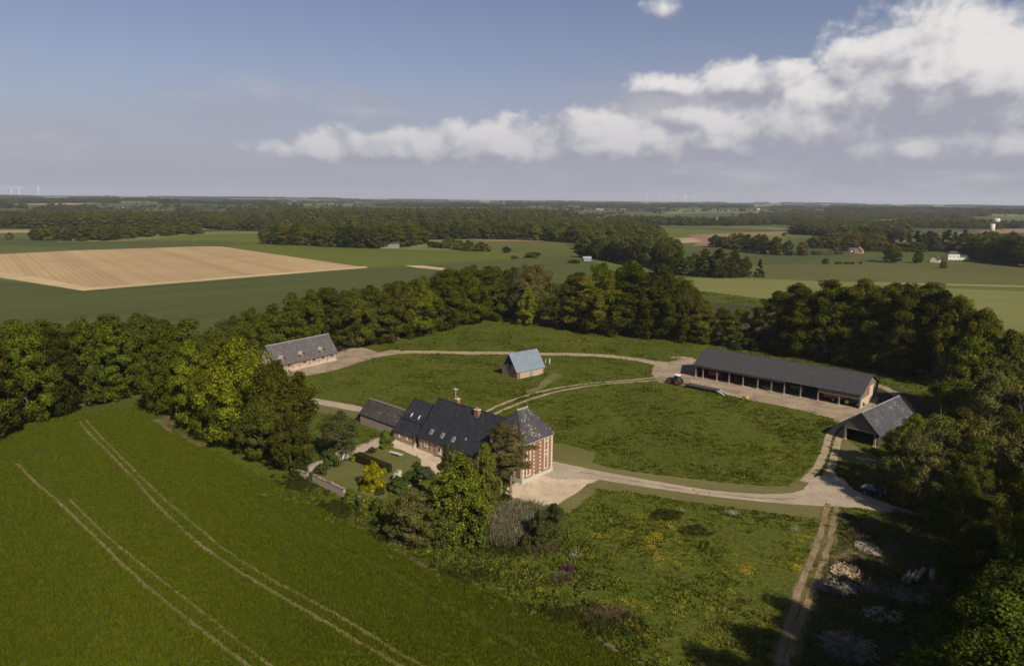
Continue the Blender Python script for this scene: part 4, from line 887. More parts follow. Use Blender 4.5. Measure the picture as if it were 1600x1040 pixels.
# ---------------------------------------------------------------- vehicles
def wheel(parent, x, y, r, w, rim, name='wheel'):
    """axle along local y"""
    o = MB().tube((x, y - w / 2, r), (x, y + w / 2, r), r, r, 20).build(name, MAT['black'], parent)
    m = MB()
    for k in range(20):
        a = 2 * math.pi * k / 20
        m.box(x + math.cos(a) * r - 0.03, x + math.cos(a) * r + 0.03, y - w / 2 + 0.02, y + w / 2 - 0.02, r + math.sin(a) * (r - 0.01) - 0.03 if math.sin(a) > -0.95 else 0.0, r + math.sin(a) * (r - 0.01) + 0.03)
    m.build('tread', MAT['black'], o)
    for sg in (-1, 1):
        q = MB().tube((x, y + sg * (w / 2 - 0.03), r), (x, y + sg * (w / 2 + 0.02), r), r * 0.58, r * 0.50, 16).build('rim', MAT[rim], o)
    return o
def tractor(loc, rz, label, body, rim, roof, group=None):
    T = thing('tractor', label, 'tractor', loc, rz, group)
    m = MB(); m.prism([(0.55, -0.42, 0.95), (2.75, -0.38, 0.95), (2.85, -0.36, 1.35), (2.65, -0.36, 1.62), (0.55, -0.42, 1.85)], (0, 0.80, 0)); m.build('bonnet', MAT[body], T)
    MB().box(2.78, 2.9, -0.32, 0.32, 0.98, 1.40).build('grille', MAT['dark_metal'], T)
    MB().box(-1.1, 2.6, -0.30, 0.30, 0.62, 0.94).build('chassis', MAT['dark_metal'], T)
    MB().box(2.85, 3.25, -0.45, 0.45, 0.55, 0.95).build('front_weight', MAT['dark_metal'], T)
    c = MB()
    for (x, y) in ((-0.9, -0.75), (-0.9, 0.75), (0.5, -0.62), (0.5, 0.62)): c.bar((x, y, 1.35), (x * 0.9, y * 0.88, 2.72), 0.09, 0.09)
    c.box(-0.95, 0.55, -0.78, 0.78, 1.0, 1.36); cb = c.build('cab', MAT[body], T)
    MB().prism([(-0.88, -0.74, 1.37), (0.48, -0.60, 1.37), (0.43, -0.53, 2.66), (-0.79, -0.64, 2.66)], (0, 0.03, 0)).prism([(-0.88, 0.71, 1.37), (0.48, 0.57, 1.37), (0.43, 0.50, 2.66), (-0.79, 0.61, 2.66)], (0, 0.03, 0)).box(0.43, 0.46, -0.52, 0.52, 1.37, 2.64).box(-0.87, -0.84, -0.6, 0.6, 1.37, 2.64).build('cab_glass', MAT['glass'], cb)
    MB().box(-0.98, 0.62, -0.76, 0.76, 2.70, 2.94).box(-0.85, 0.48, -0.64, 0.64, 2.94, 3.0).build('cab_roof', MAT[roof], cb)
    for y in (-0.95, 0.95): wheel(T, -0.75, y, 0.92, 0.52, rim)
    for y in (-0.88, 0.88): wheel(T, 1.95, y, 0.66, 0.42, rim)
    for y in (-0.95, 0.95):
        f = MB()
        for k in range(6):
            a0 = math.radians(20 + k * 24); a1 = math.radians(20 + (k + 1) * 24)
            f.quad(*[(-0.75 + math.cos(a) * 1.02, y + yy, 0.92 + math.sin(a) * 1.02) for a, yy in ((a0, -0.28), (a1, -0.28), (a1, 0.28), (a0, 0.28))])
        f.build('mudguard', MAT[body], T)
    MB().tube((1.1, -0.48, 1.7), (1.1, -0.48, 2.75), 0.06, 0.06, 8).build('exhaust', MAT['dark_metal'], T)
    for y in (-0.25, 0.25): MB().box(2.79, 2.88, y - 0.1, y + 0.1, 1.42, 1.55).build('headlight', MAT['white'], T)
    return T
def flatbed(loc, rz, label, L=9.5, group=None):
    T = thing('flatbed_trailer', label, 'trailer', loc, rz, group)
    MB().box(0, L, -1.2, 1.2, 0.82, 0.96).build('deck', MAT['wood_dark'], T)
    m = MB().box(-0.2, L, -0.55, -0.40, 0.60, 0.815).box(-0.2, L, 0.40, 0.55, 0.60, 0.815).bar((-0.2, -0.45, 0.65), (-2.2, 0, 0.6), 0.12, 0.14).bar((-0.2, 0.45, 0.65), (-2.2, 0, 0.6), 0.12, 0.14)
    m.build('chassis', MAT['dark_metal'], T)
    hb = MB()
    for y in (-1.1, 0.0, 1.1): hb.box(0.0, 0.09, y - 0.05, y + 0.05, 0.963, 2.3)
    hb.box(0.0, 0.09, -1.15, 1.15, 2.3, 2.4).box(0.0, 0.09, -1.15, 1.15, 1.6, 1.68); hb.build('headboard', MAT['timber'], T)
    for x in (L - 3.4, L - 2.2):
        for y in (-0.98, 0.98): wheel(T, x, y, 0.42, 0.3, 'dark_metal')
    for y in (-0.75, 0.75): MB().prism([(L + 0.003, y - 0.35, 0.80), (L + 0.003, y + 0.35, 0.80), (L + 2.3, y + 0.35, 0.0), (L + 2.3, y - 0.35, 0.0)], (0, 0, 0.09)).build('ramp', MAT['zinc'], T)
    return T
def grain_trailer(loc, rz, label, mat, group=None):
    T = thing('grain_trailer', label, 'trailer', loc, rz, group)
    L = 6.6; m = MB()
    m.prism([(0, -1.05, 1.15), (L, -1.05, 1.15), (L + 0.1, -1.22, 2.55), (-0.1, -1.22, 2.55)], (0, 0.06, 0)).prism([(0, 0.99, 1.15), (L, 0.99, 1.15), (L + 0.1, 1.16, 2.55), (-0.1, 1.16, 2.55)], (0, 0.06, 0))
    m.box(-0.05, 0.02, -1.05, 1.05, 1.15, 2.5).box(L - 0.02, L + 0.05, -1.05, 1.05, 1.15, 2.5).box(0, L, -1.0, 1.0, 1.08, 1.17); b = m.build('body', MAT[mat], T)
    r = MB()
    for k in range(8):
        x = 0.2 + k * (L - 0.4) / 7
        for s in (-1, 1): r.prism([(x - 0.05, s * 1.07, 1.2), (x + 0.05, s * 1.07, 1.2), (x + 0.05, s * 1.235, 2.5), (x - 0.05, s * 1.235, 2.5)], (0, s * 0.06, 0))
    r.build('rib', MAT[mat], b)
    MB().box(0, L, -0.55, 0.55, 0.80, 1.06).bar((0, 0, 0.85), (-1.9, 0, 0.55), 0.16, 0.16).build('chassis', MAT['dark_metal'], T)
    for x in (2.6, 4.2):
        for y in (-0.98, 0.98): wheel(T, x, y, 0.58, 0.4, 'zinc')
    return T
TG = G(1056.5, 600.2); TD = (G(1130, 616) - TG); TROT = math.atan2(TD.y, TD.x)
tractor(TG, TROT + math.pi, 'dark green tractor with red wheels and white cab roof in the farmyard', 'green', 'red', 'white')
TDn = TD.normalized()
flatbed(TG + TDn * 3.55 + Vector((0.1, 0.1, 0)), TROT, 'long low flatbed trailer hitched behind the red-wheeled tractor')
grain_trailer(bp(36.3, 1.9), BARN_ROT, 'faded red grain trailer parked under the right end of the barn', 'orange_red')
tractor(bp(43.3, 1.2), BARN_ROT, 'green tractor with yellow wheels under the barn\'s right end', 'green', 'yellow', 'green')
def seed_drill(loc, rz, label, c1, c2):
    T = thing('seed_drill', label, 'farm machine', loc, rz)
    MB().prism([(-1.9, -0.35, 1.0), (-1.9, 0.35, 1.0), (-1.9, 0.6, 1.75), (-1.9, -0.6, 1.75)], (3.8, 0, 0)).build('hopper', MAT[c1], T)
    MB().box(-1.95, 1.95, -0.63, 0.63, 1.753, 1.83).build('hopper_lid', MAT[c2], T)
    MB().box(-1.9, 1.9, -0.3, 0.3, 0.75, 0.997).bar((0, -0.3, 0.8), (0, -1.7, 0.55), 0.14, 0.14).build('frame', MAT['dark_metal'], T)
    for x in (-1.7, 1.7):
        o = MB().tube((x - 0.14, 0.1, 0.55), (x + 0.14, 0.1, 0.55), 0.55, 0.55, 16).build('wheel', MAT['black'], T); MB().tube((x - 0.16, 0.1, 0.55), (x + 0.16, 0.1, 0.55), 0.3, 0.3, 12).build('rim', MAT['yellow'], o)
    m = MB()
    for k in range(9): m.bar((-1.5 + k * 0.375, 0.1, 0.76), (-1.5 + k * 0.375, 0.65, 0.02), 0.05, 0.05)
    m.build('coulter', MAT['dark_metal'], T)
seed_drill(bp(29.0, 2.6), BARN_ROT, 'yellow-lidded green seed drill in a middle bay of the open barn', 'green', 'yellow')
seed_drill(bp(4.7, 2.0), BARN_ROT, 'orange-red seed drill in the leftmost wide bay of the open barn', 'orange_red', 'orange_red')
def plank_trailer():
    o = flatbed(bp(12.2, 0.6), BARN_ROT, 'unhitched plank wagon under the middle bays of the open barn', 8.0)
plank_trailer()
def mower():
    T = thing('ride_on_mower', 'small yellow and black ride-on mower at the edge of the farmyard', 'mower', G(1165, 624), TROT + 0.4)
    MB().box(0.0, 0.85, -0.3, 0.3, 0.35, 0.78).build('bonnet', MAT['yellow'], T); MB().box(-0.75, 0.0, -0.42, 0.42, 0.30, 0.5).build('body', MAT['black'], T)
    MB().box(-0.6, -0.15, -0.25, 0.25, 0.503, 0.62).box(-0.68, -0.56, -0.25, 0.25, 0.62, 1.05).build('seat', MAT['black'], T)
    MB().tube((0.0, 0, 0.7), (-0.12, 0, 1.05), 0.03, 0.03, 6).tube((-0.10, 0, 1.05), (-0.13, 0, 1.08), 0.17, 0.17, 10).build('steering_wheel', MAT['black'], T)
    for x, r in ((-0.5, 0.27), (0.6, 0.2)):
        for y in (-0.42, 0.42): wheel(T, x, y, r, 0.18, 'yellow')
mower()
def car():
    T = thing('parked_car', 'dark blue car parked in the tree shade by the drive', 'car', G(1363, 771), math.radians(-28))
    prof = [(-2.0, 0.32), (-2.05, 0.75), (-1.9, 0.98), (-1.35, 1.05), (0.75, 1.0), (1.75, 0.82), (2.0, 0.62), (2.02, 0.32)]
    m = MB(); m.prism([(x, -0.84, z) for x, z in prof], (0, 1.68, 0)); b = m.build('body', MAT['car_blue'], T)
    MB().prism([(-1.75, -0.78, 1.04), (0.95, -0.78, 0.985), (0.15, -0.62, 1.42), (-1.15, -0.62, 1.44)], (0, 0.04, 0)).prism([(-1.75, 0.74, 1.04), (0.95, 0.74, 0.985), (0.15, 0.58, 1.42), (-1.15, 0.58, 1.44)], (0, 0.04, 0)).build('side_window', MAT['glass'], T)
    MB().quad((0.95, -0.77, 0.99), (0.95, 0.77, 0.99), (0.15, 0.61, 1.42), (0.15, -0.61, 1.42)).build('windscreen', MAT['glass'], T)
    MB().quad((-1.75, 0.77, 1.04), (-1.75, -0.77, 1.04), (-1.15, -0.61, 1.44), (-1.15, 0.61, 1.44)).build('rear_window', MAT['glass'], T)
    MB().prism([(-1.2, -0.64, 1.43), (0.2, -0.64, 1.41), (0.0, -0.55, 1.49), (-1.0, -0.55, 1.50)], (0, 1.2, 0)).build('roof', MAT['car_blue'], T)
    for x in (-1.25, 1.25):
        for y in (-0.80, 0.80): wheel(T, x, y, 0.32, 0.2, 'zinc')
    for y in (-0.6, 0.6):
        MB().box(1.90, 2.03, y - 0.17, y + 0.17, 0.62, 0.76).build('headlight', MAT['white'], T); MB().box(-2.08, -1.98, y - 0.15, y + 0.15, 0.72, 0.90).build('tail_light', MAT['red'], T)
car()

# ---------------------------------------------------------------- foliage
def leaf_mat(name, trans=0.35, fixed=None, lo=0.55, hi=1.5):
    t = NT(name)
    oi = t.new('ShaderNodeObjectInfo'); ge = t.new('ShaderNodeNewGeometry')
    base = fixed if fixed else oi.outputs['Color']
    isl = t.ramp(ge.outputs['Random Per Island'], 0, 1, lo, hi)
    cl = t.ramp(t.noise(t.obj(), 0.55, 2, 0.5), 0.35, 0.65, 0.80, 1.20)
    ob = t.ramp(oi.outputs['Random'], 0, 1, 0.80, 1.22)
    col = t.mix(1.0, base, t.ma('MULTIPLY', t.ma('MULTIPLY', isl, cl), ob), 'MULTIPLY')
    yel = t.mix(1.0, col, (1.18, 1.08, 0.8), 'MULTIPLY')
    col = t.mix(t.ramp(ge.outputs['Random Per Island'], 0.6, 1.0), col, yel)
    d = t.new('ShaderNodeBsdfDiffuse'); t.put(d.inputs[0], col); tr = t.new('ShaderNodeBsdfTranslucent'); t.put(tr.inputs[0], t.mix(1.0, col, (1.25, 1.15, 0.55), 'MULTIPLY'))
    mx = t.new('ShaderNodeMixShader'); mx.inputs[0].default_value = trans; t.L.new(d.outputs[0], mx.inputs[1]); t.L.new(tr.outputs[0], mx.inputs[2])
    t.L.new(mx.outputs[0], t.out.inputs[0]); return t.m
MAT['leaf'] = leaf_mat('leaf'); MAT['needle'] = leaf_mat('pine_needle', 0.15)

def cards(pos, nrm, size, rng, aspect=0.75):
    """one leaf-spray quad per row"""
    n = len(pos); nrm = nrm / np.linalg.norm(nrm, axis=1)[:, None]
    a = np.cross(nrm, rng.normal(size=(n, 3))); a /= np.linalg.norm(a, axis=1)[:, None] + 1e-9; b = np.cross(nrm, a)
    s = size[:, None]; lift = nrm * s * 0.18
    v = np.stack([pos - a * s * 0.5 - lift, pos + b * s * 0.5 * aspect, pos + a * s * 0.5 - lift, pos - b * s * 0.5 * aspect], 1).reshape(-1, 3)
    return v, np.arange(4 * n).reshape(n, 4)

def tree_meshes(name, seed, H, W, base, ncl, nleaf, leaf, cr, style='round', bark='bark'):
    """crown of leaf sprays gathered in clumps, plus trunk and limbs; reference size H x W metres"""
    rng = np.random.default_rng(seed); R = W / 2
    ph = rng.uniform(0, 6.28, 4)
    cen = []; rad = []
    def env(t, a):
        if style == 'round': r = np.sin(np.pi * np.clip(0.10 + 0.90 * t, 0, 1) ** 0.85) ** 0.60
        elif style == 'tall': r = np.sin(np.pi * np.clip(0.16 + 0.84 * t, 0, 1) ** 1.0) ** 0.50 * (1 - 0.12 * t)
        elif style == 'open': r = np.sin(np.pi * np.clip(0.08 + 0.92 * t, 0, 1) ** 1.15) ** 0.55
        elif style == 'pine': r = np.sin(np.pi * np.clip(0.10 + 0.90 * t, 0, 1) ** 0.8) ** 0.55 * (0.95 - 0.15 * t)
        elif style == 'cone': r = (1 - t) ** 0.85 + 0.08
        else: r = np.sqrt(np.clip(1 - t ** 2.2, 0, 1)) * (0.82 + 0.18 * np.minimum(1, t * 4))
        return R * r * (1 + 0.16 * np.sin(2 * a + ph[0]) + 0.11 * np.sin(3 * a + ph[1] + 4 * t) + 0.08 * np.sin(5 * a + ph[2] - 6 * t))
    # lobes on the envelope, small clumps over each lobe: uneven, rounded boughs rather than tiers
    ga = 2.39996; nl = max(6, ncl // 7); lobes = []
    for i in range(nl):
        best = None
        for _ in range(12):
            t = rng.random() ** (0.80 if style not in ('bush', 'cone') else 1.1); a = rng.uniform(0, 6.283)
            lr = R * rng.uniform(0.22, 0.42) * (0.75 if style in ('pine', 'cone') else 1.0)
            r = max(0.0, env(t, a) - lr * 0.75) * rng.uniform(0.72, 1.0)
            q = np.array([r * math.cos(a), r * math.sin(a), H * base + (H * (1 - base) - lr * 0.6) * t])
            d = min([np.linalg.norm((q - l[0]) * np.array([1, 1, 0.8])) - 0.5 * (l[1] + lr) for l in lobes], default=9e9)
            if best is None or d > best[0]: best = (d, q, lr)
        lobes.append((best[1], best[2]))
    per = max(2, ncl // nl)
    for (q, lr) in lobes:
        for k in range(per):
            d = rng.normal(size=3); d[2] = d[2] * 0.8 + 0.30; d /= np.linalg.norm(d)
            c = cr * rng.uniform(0.55, 1.25); s = (lr - c * 0.35) * rng.uniform(0.65, 1.0)
            w = q + d * max(s, 0.0) * np.array([1, 1, 0.55 if style == 'pine' else 0.88])
            cen.append((w[0], w[1], max(w[2], c * 0.5))); rad.append(c)
    for i in range(ncl // 3):                # filling sprays that close the envelope between the boughs
        t = rng.random() ** 0.85; a = rng.uniform(0, 6.283); c = cr * rng.uniform(0.6, 1.1); r = max(0.0, env(t, a) - c) * rng.uniform(0.55, 0.92)
        cen.append((r * math.cos(a), r * math.sin(a), max(H * base + (H * (1 - base) - c) * t, c * 0.5))); rad.append(c)
    cen = np.array(cen); rad = np.array(rad); ncl = len(cen)
    n_each = np.maximum(6, (nleaf * rad ** 2 / (rad ** 2).sum()).astype(int))
    idx = np.repeat(np.arange(ncl), n_each); n = len(idx)
    d = rng.normal(size=(n, 3)); d[:, 2] = d[:, 2] * 0.85 + 0.28
    d /= np.linalg.norm(d, axis=1)[:, None]
    flat = 0.55 if style == 'pine' else 0.85
    rr = rad[idx] * (0.62 + 0.42 * rng.random(n)) * (1 + 0.25 * rng.normal(size=n) * 0.5)
    pos = cen[idx] + d * rr[:, None] * np.array([1, 1, flat])
    pos[:, 2] = np.maximum(pos[:, 2], 0.05)
    mid = np.array([0, 0, H * (base + (1 - base) * 0.42)])
    o = pos - mid; o /= np.linalg.norm(o, axis=1)[:, None] + 1e-9
    nr = d * 0.70 + o * 0.45 + np.array([0, 0, 0.25]) + rng.normal(size=(n, 3)) * 0.38
    v, f = cards(pos, nr, leaf * rng.uniform(0.6, 1.35, n), rng, 0.30 if style == 'pine' else 0.75)
    crown = np_mesh(name + '_crown', v, f, MAT['needle' if style == 'pine' else 'leaf'])
    # trunk and limbs
    m = MB(); tr = max(0.05, W * 0.024) if style != 'pine' else 0.20
    if style == 'bush':
        for k in range(5):
            a = k * 1.256; m.tube((0.1 * math.cos(a), 0.1 * math.sin(a), 0), (R * 0.4 * math.cos(a), R * 0.4 * math.sin(a), H * 0.55), 0.06, 0.02, 5)
    else:
        top = H * (0.62 if style != 'pine' else 0.93)
        pts = [Vector((0, 0, 0))]; k = 6
        for i in range(1, k + 1):
            pts.append(Vector((rng.normal() * 0.012 * H * (i / k), rng.normal() * 0.012 * H * (i / k), top * i / k)))
        for i in range(k): m.tube(pts[i], pts[i + 1], tr * (1.35 if i == 0 else 1 - i / (k + 1.5)), tr * (1 - (i + 1) / (k + 1.5)), 8, False)
        ids = rng.choice(ncl, size=min(ncl, 26 if style == 'open' else 14), replace=False)
        for j in ids:
            c = Vector(cen[j]); h0 = min(top * 0.98, max(H * base * 0.7, c.z * (0.55 if style != 'pine' else 0.93)))
            s = pts[0].lerp(pts[-1], h0 / top); q = s.lerp(c, 0.5) + Vector((0, 0, 0.06 * (c - s).length))
            m.tube(s, q, tr * 0.42, tr * 0.24, 5, False); m.tube(q, c, tr * 0.24, tr * 0.08, 5, False)
            if style == 'open':
                for _ in range(9):
                    e = c + Vector(rng.normal(size=3)) * cr * 1.1; mid2 = q.lerp(c, rng.uniform(0.3, 1))
                    m.tube(mid2, e, 0.055, 0.018, 4, False)
                    for _ in range(2):
                        e2 = e + Vector(rng.normal(size=3)) * cr * 0.5 + Vector((0, 0, 0.3)); m.tube(mid2.lerp(e, 0.6), e2, 0.03, 0.012, 3, False)
    trunk = m.mesh(name + '_trunk', MAT['pine_bark' if style == 'pine' else ('twig' if style == 'open' else bark)], True)
    return crown, trunk, H, W

TM = {}
def make_tree_library():
    for k in range(3): TM['round%d' % k] = tree_meshes('round_tree', 20 + k, 18, 15, 0.04, 230, 32000, 0.36, 1.2, 'round')
    for k in range(3): TM['tall%d' % k] = tree_meshes('tall_tree', 40 + k, 24, 13, 0.04, 250, 34000, 0.38, 1.2, 'tall')
    for k in range(2): TM['open%d' % k] = tree_meshes('open_tree', 60 + k, 18, 15, 0.08, 210, 22000, 0.34, 1.15, 'open')
    for k in range(2): TM['airy%d' % k] = tree_meshes('airy_tree', 70 + k, 14, 10, 0.04, 190, 20000, 0.30, 0.80, 'tall')
    for k in range(2): TM['pine%d' % k] = tree_meshes('pine_tree', 80 + k, 16, 8.0, 0.30, 130, 19000, 0.36, 0.72, 'pine')
    for k in range(3): TM['bush%d' % k] = tree_meshes('bush', 90 + k, 3.4, 4.4, 0.0, 110, 8000, 0.19, 0.42, 'bush')
    for k in range(2): TM['fine%d' % k] = tree_meshes('fine_leaved_tree', 130 + k, 22, 14, 0.04, 300, 62000, 0.24, 1.1, 'round')
    TM['cone0'] = tree_meshes('cone_tree', 99, 12, 6, 0.02, 130, 11000, 0.30, 0.62, 'cone')
    for k in range(2): TM['mid%d' % k] = tree_meshes('mid_tree', 110 + k, 16, 14, 0.03, 80, 3600, 0.95, 1.7, 'round')
make_tree_library()
DARK, MID, BRIGHT, OLIVE, DEEP, BROWN = (0.066, 0.078, 0.009), (0.090, 0.104, 0.010), (0.132, 0.150, 0.011), (0.125, 0.120, 0.030), (0.052, 0.062, 0.009), (0.09, 0.08, 0.03)
ORD = ['leftmost', 'second', 'third', 'fourth', 'fifth', 'sixth', 'seventh', 'eighth', 'ninth', 'tenth', 'eleventh', 'twelfth', 'thirteenth', 'fourteenth', 'fifteenth', 'sixteenth', 'seventeenth', 'eighteenth', 'nineteenth', 'twentieth', 'twenty-first', 'twenty-second', 'twenty-third', 'twenty-fourth', 'twenty-fifth', 'twenty-sixth', 'twenty-seventh', 'twenty-eighth', 'twenty-ninth', 'thirtieth']
def jitc(c, k=0.24):
    a = 0.80 * (1 + random.uniform(-k, k)); return (c[0] * a * (1 + random.uniform(-k, k) * 0.6), c[1] * a, c[2] * a, 1.0)
def plant_at(g, h, w, kind, col, name, label, cat, group=None):
    if kind[-1].isdigit(): key = kind
    else:
        n = sum(1 for k in TM if k.rstrip('0123456789') == kind); key = kind + str(random.randrange(n))
    crown, trunk, H, W = TM[key]
    o = thing(name, label, cat, (g[0], g[1], g[2] if len(g) > 2 else 0.0), random.uniform(0, 6.28), group)
    o.scale = (w / W, w / W, h / H)
    a = link('trunk', trunk, o); b = link('crown', crown, o); b.color = jitc(col)
    return o
def plant(x, yb, yt, wpx, kind, col, name='broadleaf_tree', label=None, cat='tree', group=None):
    g = G(x, yb); h = height_at(g, yt); z = (g - Vector((0, 0, CAM_H))).dot(_f)
    return plant_at(g, h, wpx * z / FPX, kind, col, name, label, cat, group)
def belt(rows, phrase, group, name='broadleaf_tree', cat='tree'):
    """rows: (x, ybase, ytop, width, kind, colour); labels count from the left within the row"""
    rows = sorted(rows, key=lambda r: r[0]); n = len(rows); mixr = random.Random(len(phrase) * 7 + n)
    alt = lambda c: mixr.choice((c, c, c, MID, DARK, (0.112, 0.130, 0.010), (0.096, 0.106, 0.016))) if c in (DARK, MID, DEEP) else c
    rows = [(x, yb, yt + mixr.uniform(-4, 5) * (yb - yt) / 100, w, k, alt(c)) for (x, yb, yt, w, k, c) in rows]
    for i, (x, yb, yt, w, kind, col) in enumerate(rows):
        o = ('rightmost' if i == n - 1 and n > 1 else ORD[i] + ('-from-left' if i else '')) if i < len(ORD) else ''
        plant(x, yb, yt, w, kind, col, name, ('%s %s' % (o, phrase)).strip(), cat, group)

def near_trees():
    D, M, B, O, P = DARK, MID, BRIGHT, OLIVE, DEEP
    belt([(-60, 702, 498, 115, 'round', D), (-5, 678, 505, 98, 'tall', M), (48, 657, 503, 95, 'round', D), (95, 645, 508, 85, 'tall', D), (140, 632, 500, 90, 'round', M), (185, 622, 496, 88, 'tall', D), (222, 613, 495, 75, 'round', M)],
         'dark broadleaf tree in front row at the far-left field edge', 'front row of the far-left belt')
    belt([(-30, 640, 492, 100, 'tall', D), (30, 625, 498, 95, 'round', M), (80, 615, 500, 90, 'tall', D), (130, 605, 498, 90, 'round', D), (175, 600, 493, 90, 'tall', M), (225, 592, 490, 92, 'round', D), (265, 590, 496, 80, 'tall', P)],
         'broadleaf tree in back row at the far-left field edge', 'back row of the far-left belt')
    belt([(266, 646, 505, 84, 'round', M), (304, 670, 528, 68, 'tall', B), (336, 684, 540, 76, 'round', M), (364, 697, 570, 64, 'round', D), (414, 718, 615, 76, 'round', P), (455, 733, 640, 66, 'round', P), (300, 640, 500, 85, 'tall', D), (342, 640, 508, 90, 'round', P)],
         'leafy tree on the crop edge left of the manor', 'trees on the crop edge left of the manor')
    plant(382, 690, 520, 122, 'round1', (0.170, 0.195, 0.012), label='large bright yellow-green spreading tree at the crop edge left of the manor')
    plant(438, 700, 560, 118, 'round2', M, label='spreading dark tree whose branch reaches over the drive beside the stable')
    belt([(368, 585, 488, 78, 'open', MID), (398, 555, 476, 75, 'round', B), (432, 552, 473, 72, 'airy', M), (462, 548, 452, 62, 'tall', M)], 'broadleaf tree growing right behind the stable roof', 'trees behind the stable')
    belt([(490, 549, 452, 66, 'round', M), (520, 547, 447, 78, 'tall', D), (553, 541, 452, 76, 'round', M), (587, 535, 445, 80, 'tall', D), (622, 529, 438, 80, 'round', D), (657, 523, 432, 80, 'round', M), (692, 513, 424, 80, 'tall', D), (727, 505, 416, 80, 'round', D), (762, 498, 415, 75, 'tall', M), (792, 491, 420, 64, 'round', D)],
         'dark tree in front row of the belt behind the meadow', 'front row of the back-left belt')
    belt([(500, 530, 452, 70, 'tall', D), (540, 524, 450, 70, 'round', D), (580, 518, 442, 75, 'round', P), (620, 512, 436, 75, 'tall', D), (660, 505, 430, 75, 'round', D), (700, 497, 420, 75, 'tall', P), (740, 488, 414, 75, 'round', D), (775, 480, 414, 70, 'round', D)],
         'dark tree in back row of the belt behind the meadow', 'back row of the back-left belt')
    plant(823, 507, 447, 42, 'airy1', B, label='small bright green tree in the gap of the back belt')
    plant(833, 500, 409, 74, 'open0', O, label='tall olive-grey tree in early leaf in the gap of the back belt')
    plant(806, 482, 415, 60, 'open1', O, label='thin olive tree in early leaf beside the back belt gap')
    belt([(882, 512, 442, 62, 'round', D), (915, 517, 428, 74, 'tall', P), (950, 522, 415, 80, 'round', D), (990, 525, 410, 84, 'tall', M), (1030, 528, 412, 84, 'round', D), (1065, 532, 434, 72, 'round', D), (1096, 535, 466, 54, 'tall', P), (1126, 538, 478, 48, 'round', D), (1154, 541, 478, 46, 'tall', D), (1178, 545, 484, 44, 'cone0', P)],
         'dark tree in front row of the domed clump behind the meadow', 'front row of the domed clump')
    belt([(900, 495, 424, 70, 'tall', D), (940, 500, 410, 78, 'round', M), (985, 505, 406, 85, 'round', D), (1030, 507, 408, 85, 'tall', P), (1060, 510, 428, 70, 'round', D)], 'dark tree in back row of the domed clump behind the meadow', 'back row of the domed clump')
    belt([(1212, 549, 450, 68, 'tall', D), (1250, 556, 442, 78, 'tall', D), (1292, 561, 440, 80, 'tall', M), (1332, 568, 437, 84, 'tall', D), (1372, 576, 439, 84, 'tall', P), (1412, 585, 441, 84, 'tall', D), (1452, 592, 446, 86, 'tall', P), (1488, 602, 462, 86, 'round', M), (1520, 612, 478, 82, 'round', M)],
         'tall dark tree in front row of the belt behind the open barn', 'front row of the belt behind the barn')
    belt([(1240, 537, 441, 74, 'tall', P), (1290, 541, 437, 78, 'tall', D), (1340, 546, 437, 80, 'tall', D), (1390, 551, 438, 80, 'tall', P), (1440, 556, 443, 80, 'tall', D), (1490, 565, 460, 80, 'round', D), (1535, 585, 488, 76, 'round', M)], 'tall dark tree in back row of the belt behind the open barn', 'back row of the belt behind the barn')
    belt([(1492, 648, 548, 90, 'open', O), (1505, 655, 520, 110, 'round', M), (1560, 660, 515, 120, 'round', M), (1610, 670, 555, 120, 'open', O), (1488, 665, 590, 80, 'open', MID), (1545, 690, 580, 110, 'open', O), (1610, 700, 590, 120, 'round', M), (1680, 720, 560, 160, 'round', D)],
         'olive or mid-green tree at the right edge beyond the cart shed', 'trees at the right edge beyond the cart shed')
    belt([(1420, 742, 640, 84, 'round', M), (1462, 778, 650, 110, 'open', (0.105, 0.115, 0.022)), (1520, 792, 655, 118, 'open', OLIVE), (1580, 800, 640, 124, 'open', (0.112, 0.125, 0.02)), (1450, 812, 705, 88, 'open', O), (1512, 840, 725, 110, 'open', MID), (1570, 850, 740, 116, 'open', MID), (1418, 788, 668, 92, 'open', OLIVE), (1490, 748, 635, 90, 'round', M), (1555, 755, 628, 110, 'round', M), (1640, 860, 680, 140, 'round', M)],
         'pale-limbed tree in thin leaf at the right edge by the drive', 'thinly leaved trees by the drive')
    spots = [(34, 42, 23, 15, 'fine'), (38, 47, 23, 16, 'fine'), (43, 53, 22, 15, 'fine'), (42, 44, 24, 16, 'fine'), (46, 50, 24, 17, 'fine'), (52, 56, 24, 17, 'fine'), (57, 62, 23, 16, 'fine'), (47, 57, 17, 11, 'fine'), (62, 63, 23, 14, 'fine'), (57, 48, 23, 14, 'fine'), (63, 71, 20, 13, 'fine'), (60, 80, 13, 10, 'fine'), (70, 82, 20, 13, 'fine'), (66, 93, 14, 11, 'fine'), (66, 58, 21, 14, 'fine'), (76, 68, 21, 14, 'fine'), (50, 42, 21, 13, 'fine'), (82, 95, 20, 13, 'fine'), (75, 104, 16, 12, 'fine')]
    sp = sorted(spots, key=lambda s: proj((s[0], s[1], s[2] * 0.6))[0])
    for i, (x, y, h, w, k) in enumerate(sp):
        plant_at((x, y, 0), h, w, k, DEEP if i % 3 else DARK, 'broadleaf_tree', '%s broadleaf tree in the bottom-right corner beyond the wood piles' % (ORD[i] + ('-from-left' if i else '')), 'tree', 'bottom-right corner trees')
near_trees()

